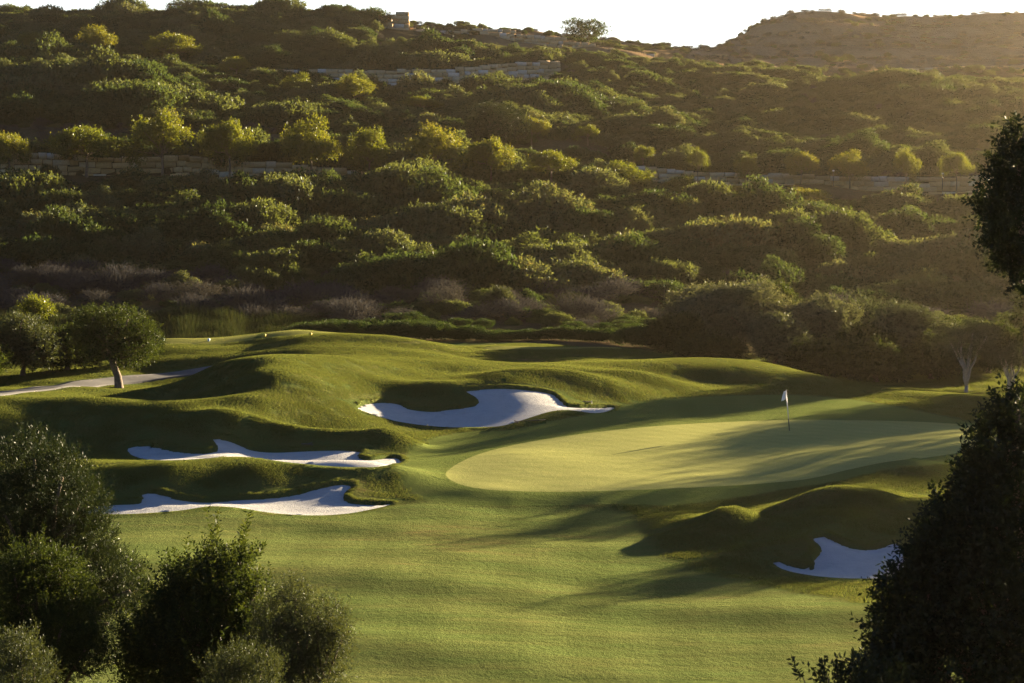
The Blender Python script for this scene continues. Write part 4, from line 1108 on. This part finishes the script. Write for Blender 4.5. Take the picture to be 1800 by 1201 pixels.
near_tree('olive_sapling', 28, [(35, 1140, 30, 0), (15, 1165, 34, .1), (60, 1180, 34, .1), (30, 1205, 50, 0)], M_olive, dict(n_spray=1500, slen=.2, k=12, leafL=.05, leafW=.012, shell=.75, lump=.2, up=.9, rand=.4, spread=.6), 'pale silvery olive sapling in the lower left corner', 705, 35, r0=.06)
near_tree('olive_sapling', 29, [(420, 1165, 28, 0), (390, 1190, 34, .1), (460, 1185, 34, .1), (430, 1215, 50, 0)], M_olive, dict(n_spray=1500, slen=.2, k=12, leafL=.05, leafW=.012, shell=.75, lump=.2, up=.9, rand=.4, spread=.6), 'pale silvery olive sapling at the bottom edge before the leafy mastic tree', 706, 420, r0=.06)
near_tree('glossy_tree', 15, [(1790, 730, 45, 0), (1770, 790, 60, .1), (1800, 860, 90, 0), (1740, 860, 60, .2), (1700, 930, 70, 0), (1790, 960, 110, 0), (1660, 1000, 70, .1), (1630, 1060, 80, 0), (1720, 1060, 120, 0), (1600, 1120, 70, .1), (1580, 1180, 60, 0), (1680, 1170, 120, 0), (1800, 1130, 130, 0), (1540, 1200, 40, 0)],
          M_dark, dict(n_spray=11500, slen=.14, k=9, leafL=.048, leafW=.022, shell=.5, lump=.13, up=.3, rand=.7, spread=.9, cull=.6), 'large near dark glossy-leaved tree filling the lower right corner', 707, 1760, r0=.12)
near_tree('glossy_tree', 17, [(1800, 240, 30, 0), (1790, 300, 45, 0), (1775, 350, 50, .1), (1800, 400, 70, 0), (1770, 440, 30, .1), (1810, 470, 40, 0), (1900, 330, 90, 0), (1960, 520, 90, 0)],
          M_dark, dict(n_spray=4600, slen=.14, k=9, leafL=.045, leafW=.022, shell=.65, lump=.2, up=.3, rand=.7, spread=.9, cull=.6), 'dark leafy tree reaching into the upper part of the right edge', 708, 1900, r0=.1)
near_tree('glossy_shoot', 13, [(1455, 1190, 14, 0), (1495, 1180, 12, .1), (1410, 1190, 9, 0), (1480, 1215, 40, 0), (1540, 1230, 50, 0)],
          M_dark, dict(n_spray=260, slen=.13, k=9, leafL=.05, leafW=.02, shell=.8, lump=.2, up=.9, rand=.4, spread=.7), 'dark leafy shoots poking up at the bottom edge left of the glossy tree', 709, 1480, r0=.03)

# ------------------------------------------------------------------ small things
M_white = plain_material('white_paint', (.75, .75, .75), (.8, .8, .8), 5, .4)
M_black = plain_material('black_paint', (.02, .02, .02), (.03, .03, .03), 5, .5)
M_cloth = plain_material('white_flag_cloth', (.72, .72, .74), (.8, .8, .8), 5, .8)
M_blue = plain_material('pale_blue_marker', (.5, .62, .78), (.55, .66, .8), 5, .5)
M_yellow = plain_material('yellow_marker', (.6, .42, .03), (.65, .47, .04), 5, .5)
M_wood = plain_material('rake_handle', (.03, .03, .035), (.05, .05, .05), 5, .6)
q = hit(1388, 757, 90, 130)
e = tag(link('flagstick', None, loc=q), 'white flag on a slim leaning stick standing in the green', 'golf flag')
Dq = q[1]
tip = P(1381.5, 686.5, Dq) - q
mid = tip * .30
mb = MB(); mb.tube([mid, tip], .022, 10); link('pole', mb.mesh('pole', M_white), e)
mb = MB(); mb.tube([(0, 0, -.15), mid], .024, 10); link('lower_pole', mb.mesh('lower_pole', M_black), e)
mb = MB(); mb.tube([tip, tip + np.array([0, 0, .05])], .03, 10); link('finial', mb.mesh('finial', M_black), e)
# hanging cloth, folded
nu, nv = 8, 8; Vf = []
for i in range(nu):
    for j in range(nv):
        a, b = i / (nu - 1), j / (nv - 1)
        w = .25 * a * (1 - .2 * b)
        Vf.append(tip * (1 - .0) + np.array([-.02 - w * (.35 + .65 * b) , .07 * math.sin(a * 6 + b * 2) * a, -.04 - b * .42 - a * .10 * b]))
i = np.arange(nu * nv).reshape(nu, nv)
Qf = np.stack([i[:-1, :-1], i[1:, :-1], i[1:, 1:], i[:-1, 1:]], -1).reshape(-1, 4)
o = link('flag', new_mesh('flag', Vf, Qf, [M_cloth], True), e)
md = o.modifiers.new('thickness', 'SOLIDIFY'); md.thickness = .006
mb = MB(); mb.tube([(0, 0, -.12), (0, 0, .006)], .054, 16); link('cup', mb.mesh('cup', M_black), e)

def marker(px, py, m_, label, D=None, yellow=False):
    q = hit(px, py + 2, 120, 145)
    mb = MB(); s = .14
    for zc, rr in ((.02, .10), (.14, .14), (.25, .12), (.31, .04)): pass
    mb.tube([(0, 0, -.03), (0, 0, .05), (0, 0, .10), (0, 0, .15), (0, 0, .19), (0, 0, .20)], np.array([.06, .08, .10, .09, .05, .01]), 12)
    e = tag(link('tee_marker', mb.mesh('tee_marker', m_, True), loc=q), label, 'tee marker', 'tee markers')
marker(287, 597, M_blue, 'pale blue tee marker by the carob crown, left of the pair')
marker(367, 598, M_blue, 'pale blue tee marker on the left tee, right of the pair')
marker(465, 590, M_yellow, 'yellow tee marker at the left end of the upper tee')
marker(546, 588, M_yellow, 'yellow tee marker on the upper tee, right of the other yellow one')

def rake(px, py, ang, L, label):
    q = hit(px, py); q[2] = float(Hq(q[0], q[1], Zt)[0]) + .06
    e = tag(link('bunker_rake', None, loc=q), label, 'rake', 'bunker rakes'); e.rotation_euler = (0, 0, ang)
    mb = MB(); mb.tube([(0, 0, .03), (L, 0, .06)], .02, 8); link('handle', mb.mesh('handle', M_wood), e)
    mb = MB(); mb.box((0, 0, .03), (.06, .6, .04))
    for t in np.linspace(-.27, .27, 10): mb.tube([(0, t, .02), (-.02, t, -.07)], .008, 5)
    link('head', mb.mesh('head', M_wood), e)
rake(908, 744, .35, 1.6, 'dark rake lying on the near lip of the middle bunker')
rake(1040, 709, 3.1, 1.7, 'dark rake lying along the back edge of the middle bunker')
rake(540, 784, 1.2, 1.2, 'small dark rake at the back edge of the upper left bunker')

def lamp_post(px, top, D, label, h=None):
    D = FAR(D); q = P(px, top, D); zg = float(Hq(q[0], D)[0]); H_ = h or max(q[2] - zg, 1.2)
    z0 = q[2] - H_
    e = tag(link('lamp_post', None, loc=(q[0], D, z0)), label, 'lamp post', 'small lamp posts on the terraces')
    mb = MB(); mb.tube([(0, 0, -.3), (0, 0, H_ - .2)], .05, 8); link('post', mb.mesh('post', M_black), e)
    mb = MB(); mb.tube([(0, 0, H_ - .2), (0, 0, H_ - .12), (0, 0, H_)], np.array([.1, .17, .12]), 10); link('lamp_head', mb.mesh('lamp_head', M_white), e)
lamp_post(1465, 299, 237.5, 'thin lamp post with white head between two trees by the right wall', 2.2)
lamp_post(1657, 304, 237.5, 'thin lamp post with white head left of the last tree by the right wall', 2.2)
lamp_post(1377, 123, 334, 'tiny white lamp on the hazy upper slope, the left one', 2.)
lamp_post(1652, 129, 316, 'tiny white lamp on the hazy upper slope, the right one', 2.)

# ------------------------------------------------------------------ long grass blades in the rough
rg = np.random.default_rng(9)
def tuft_patch(n, size, h):
    p = np.column_stack([rg.uniform(-size / 2, size / 2, (n, 2)), np.full(n, -.02)])
    d = unit(np.column_stack([rg.normal(size=(n, 2)) * .45, np.ones(n)]))
    L = rg.uniform(.5, 1.2, n) * h; W = .016
    V_, Q_ = leaves(p, d, L, W, rg, 0)
    return V_, Q_, rg.random(n)
N_try = 60000
gxp = rg.uniform(-42, 42, N_try); gyp = rg.uniform(58, 146, N_try)
okv = np.abs(gxp) < .27 * gyp + 1
def samp(A):
    i = np.clip(np.searchsorted(gx, gxp) - 1, 0, len(gx) - 1); j = np.clip(np.searchsorted(gy, gyp) - 1, 0, len(gy) - 1)
    return A[j, i]
okv &= (samp(bun_sdf) > .75) & (samp(s_fair) > .3) & (samp(s_apron) > .3) & (samp(s_tee) > .3)
pcl = np.array(pc)
dp = np.min(np.hypot(gxp[:, None] - np.interp(np.linspace(0, len(pcl) - 1, 60), np.arange(len(pcl)), pcl[:, 0])[None], gyp[:, None] - np.interp(np.linspace(0, len(pcl) - 1, 60), np.arange(len(pcl)), pcl[:, 1])[None]), axis=1)
okv &= dp > 1.9
gxp, gyp = gxp[okv], gyp[okv]
z_ = Hq(gxp, gyp, Zt); e_ = .3
zx = (Hq(gxp + e_, gyp, Zt) - Hq(gxp - e_, gyp, Zt)) / (2 * e_); zy = (Hq(gxp, gyp + e_, Zt) - Hq(gxp, gyp - e_, Zt)) / (2 * e_)
# ragged turf along the bunker lips
lx, ly, lh = [], [], []
for k, w_ in bun_polys.items():
    seg = np.roll(w_, -1, 0) - w_; L_ = np.linalg.norm(seg, axis=1); t_ = np.r_[0, np.cumsum(L_)]
    ss = np.arange(0, t_[-1], .13) + 0
    wx = np.interp(ss, t_, np.r_[w_[:, 0], w_[0, 0]]); wy = np.interp(ss, t_, np.r_[w_[:, 1], w_[0, 1]])
    tx = np.gradient(wx); ty = np.gradient(wy); nn = np.hypot(tx, ty) + 1e-9
    area = .5 * np.sum(w_[:, 0] * np.roll(w_[:, 1], -1) - np.roll(w_[:, 0], -1) * w_[:, 1]); sg = 1 if area > 0 else -1
    ox, oy = sg * ty / nn, -sg * tx / nn
    off = rg.uniform(.07, .26, len(ss))
    lx.append(wx + ox * off); ly.append(wy + oy * off); lh.append(np.where(oy > .1, rg.uniform(.9, 1.9, len(ss)), rg.uniform(.3, .7, len(ss))))
lx = np.concatenate(lx); ly = np.concatenate(ly); lh = np.concatenate(lh)
zl = Hq(lx, ly, Zb) - .01
n0 = len(gxp)
gxp = np.r_[gxp, lx]; gyp = np.r_[gyp, ly]; z_ = np.r_[z_, zl]; zx = np.r_[zx, np.zeros(len(lx))]; zy = np.r_[zy, np.zeros(len(lx))]
SCL = np.ones((len(gxp), 3)); SCL[n0:, 0] = .3; SCL[n0:, 1] = .3; SCL[n0:, 2] = lh
n = len(gxp)
M_rough = leaf_material('rough_grass_blade', [(0, (.078, .072, .028)), (.4, (.060, .084, .024)), (1, (.085, .108, .032))], trans=.4, transcol=(1.35, 1.2, .8), gloss=.0, obj_w=.3)
o = self_scatter('rough_grass', tuft_patch(190, .75, .065), np.column_stack([gxp, gyp, z_]), np.column_stack([np.arctan(zy), -np.arctan(zx), np.zeros(n)]), SCL, M_rough)
tag(o, 'longer rough grass on the mounds around the bunkers', 'grass', kind='stuff')
print('rough patches', n, 'shrubs', len(shr), 'dry', len(dry))

# ------------------------------------------------------------------ haze
def haze():
    x0, x1, y0, y1, z0, z1 = -430, 430, -70, 710, -6, 94
    V_ = [(x, y, z) for z in (z0, z1) for x, y in ((x0, y0), (x1, y0), (x1, y1), (x0, y1))]
    me = new_mesh('haze', V_, np.array([(0, 3, 2, 1), (4, 5, 6, 7), (0, 1, 5, 4), (1, 2, 6, 5), (2, 3, 7, 6), (3, 0, 4, 7)]))
    m, nt, N = mat('haze_air')
    v = N('ShaderNodeVolumePrincipled'); v.inputs['Color'].default_value = (1, .85, .61, 1)
    v.inputs['Density'].default_value = HAZE_D; v.inputs['Anisotropy'].default_value = HAZE_G
    o = N('ShaderNodeOutputMaterial'); nt.links.new(v.outputs[0], o.inputs['Volume'])
    me.materials.append(m)
    tag(link('haze', me), 'warm evening haze over the hillside', 'haze', kind='stuff')
HAZE_D, HAZE_G = .00007, .885
haze()

# ------------------------------------------------------------------ light, sky, camera
w = bpy.data.worlds.new('World'); SC.world = w; w.use_nodes = True
nt = w.node_tree; bg = nt.nodes['Background']; sk = nt.nodes.new('ShaderNodeTexSky'); sk.sky_type = 'NISHITA'
sk.sun_disc = False; sk.sun_elevation = SUN_EL; sk.sun_rotation = SUN_AZ; sk.air_density = 1.0; sk.dust_density = 1.2; sk.ozone_density = 1.0
N = lambda t, **k: mknode(nt, t, **k)
tcw = N('ShaderNodeTexCoord'); dv = N('ShaderNodeVectorMath', operation='DOT_PRODUCT'); dv.inputs[1].default_value = (math.sin(SUN_AZ), math.cos(SUN_AZ), 0)
nt.links.new(tcw.outputs['Generated'], dv.inputs[0])
sx = N('ShaderNodeSeparateXYZ'); nt.links.new(tcw.outputs['Generated'], sx.inputs[0])
gl = mathn(nt, N, 'MULTIPLY', maprange(nt, N, dv.outputs['Value'], -.1, .5, 0, 1.0), maprange(nt, N, sx.outputs[2], .19, .10, 0, 1))
gcol = mix(nt, N, 1.0, (1.0, .93, .80), gl, 'MULTIPLY')
skm = mix(nt, N, 1.0, sk.outputs[0], (.165, .24, .40), 'MULTIPLY')
gl2 = N('ShaderNodeVectorMath', operation='SCALE'); nt.links.new(gcol, gl2.inputs[0]); gl2.inputs['Scale'].default_value = 2.2
gsum = N('ShaderNodeVectorMath', operation='ADD'); nt.links.new(skm, gsum.inputs[0]); nt.links.new(gl2.outputs[0], gsum.inputs[1])
nt.links.new(gsum.outputs[0], bg.inputs[0]); bg.inputs[1].default_value = .05
sl = bpy.data.lights.new('sun', 'SUN'); sl.energy = 5; sl.angle = math.radians(.5); sl.color = (1, .77, .47)
so = link('sun', sl)
sd = Vector((math.sin(SUN_AZ) * math.cos(SUN_EL), math.cos(SUN_AZ) * math.cos(SUN_EL), math.sin(SUN_EL)))
so.rotation_euler = sd.to_track_quat('Z', 'Y').to_euler(); so.location = (60, 60, 60)
cd = bpy.data.cameras.new('camera'); cam = link('camera', cd); SC.camera = cam
cd.sensor_width = 36; cd.lens = F / 1800 * 36; cd.clip_end = 3000; cd.clip_start = .1
cam.location = (0, 0, CZ); cam.rotation_euler = (math.pi / 2 - TH, 0, 0)
cd.dof.use_dof = True; cd.dof.focus_distance = 100; cd.dof.aperture_fstop = 9
SC.view_settings.view_transform = 'Standard'; SC.view_settings.look = 'None'; SC.view_settings.exposure = 3.35; SC.view_settings.gamma = 1
cy = SC.cycles
cy.use_denoising = True; cy.denoising_prefilter = 'NONE'; cy.max_bounces = 6; cy.diffuse_bounces = 3; cy.transmission_bounces = 4; cy.volume_bounces = 0; cy.glossy_bounces = 2
cy.sample_clamp_indirect = 2; cy.use_adaptive_sampling = False
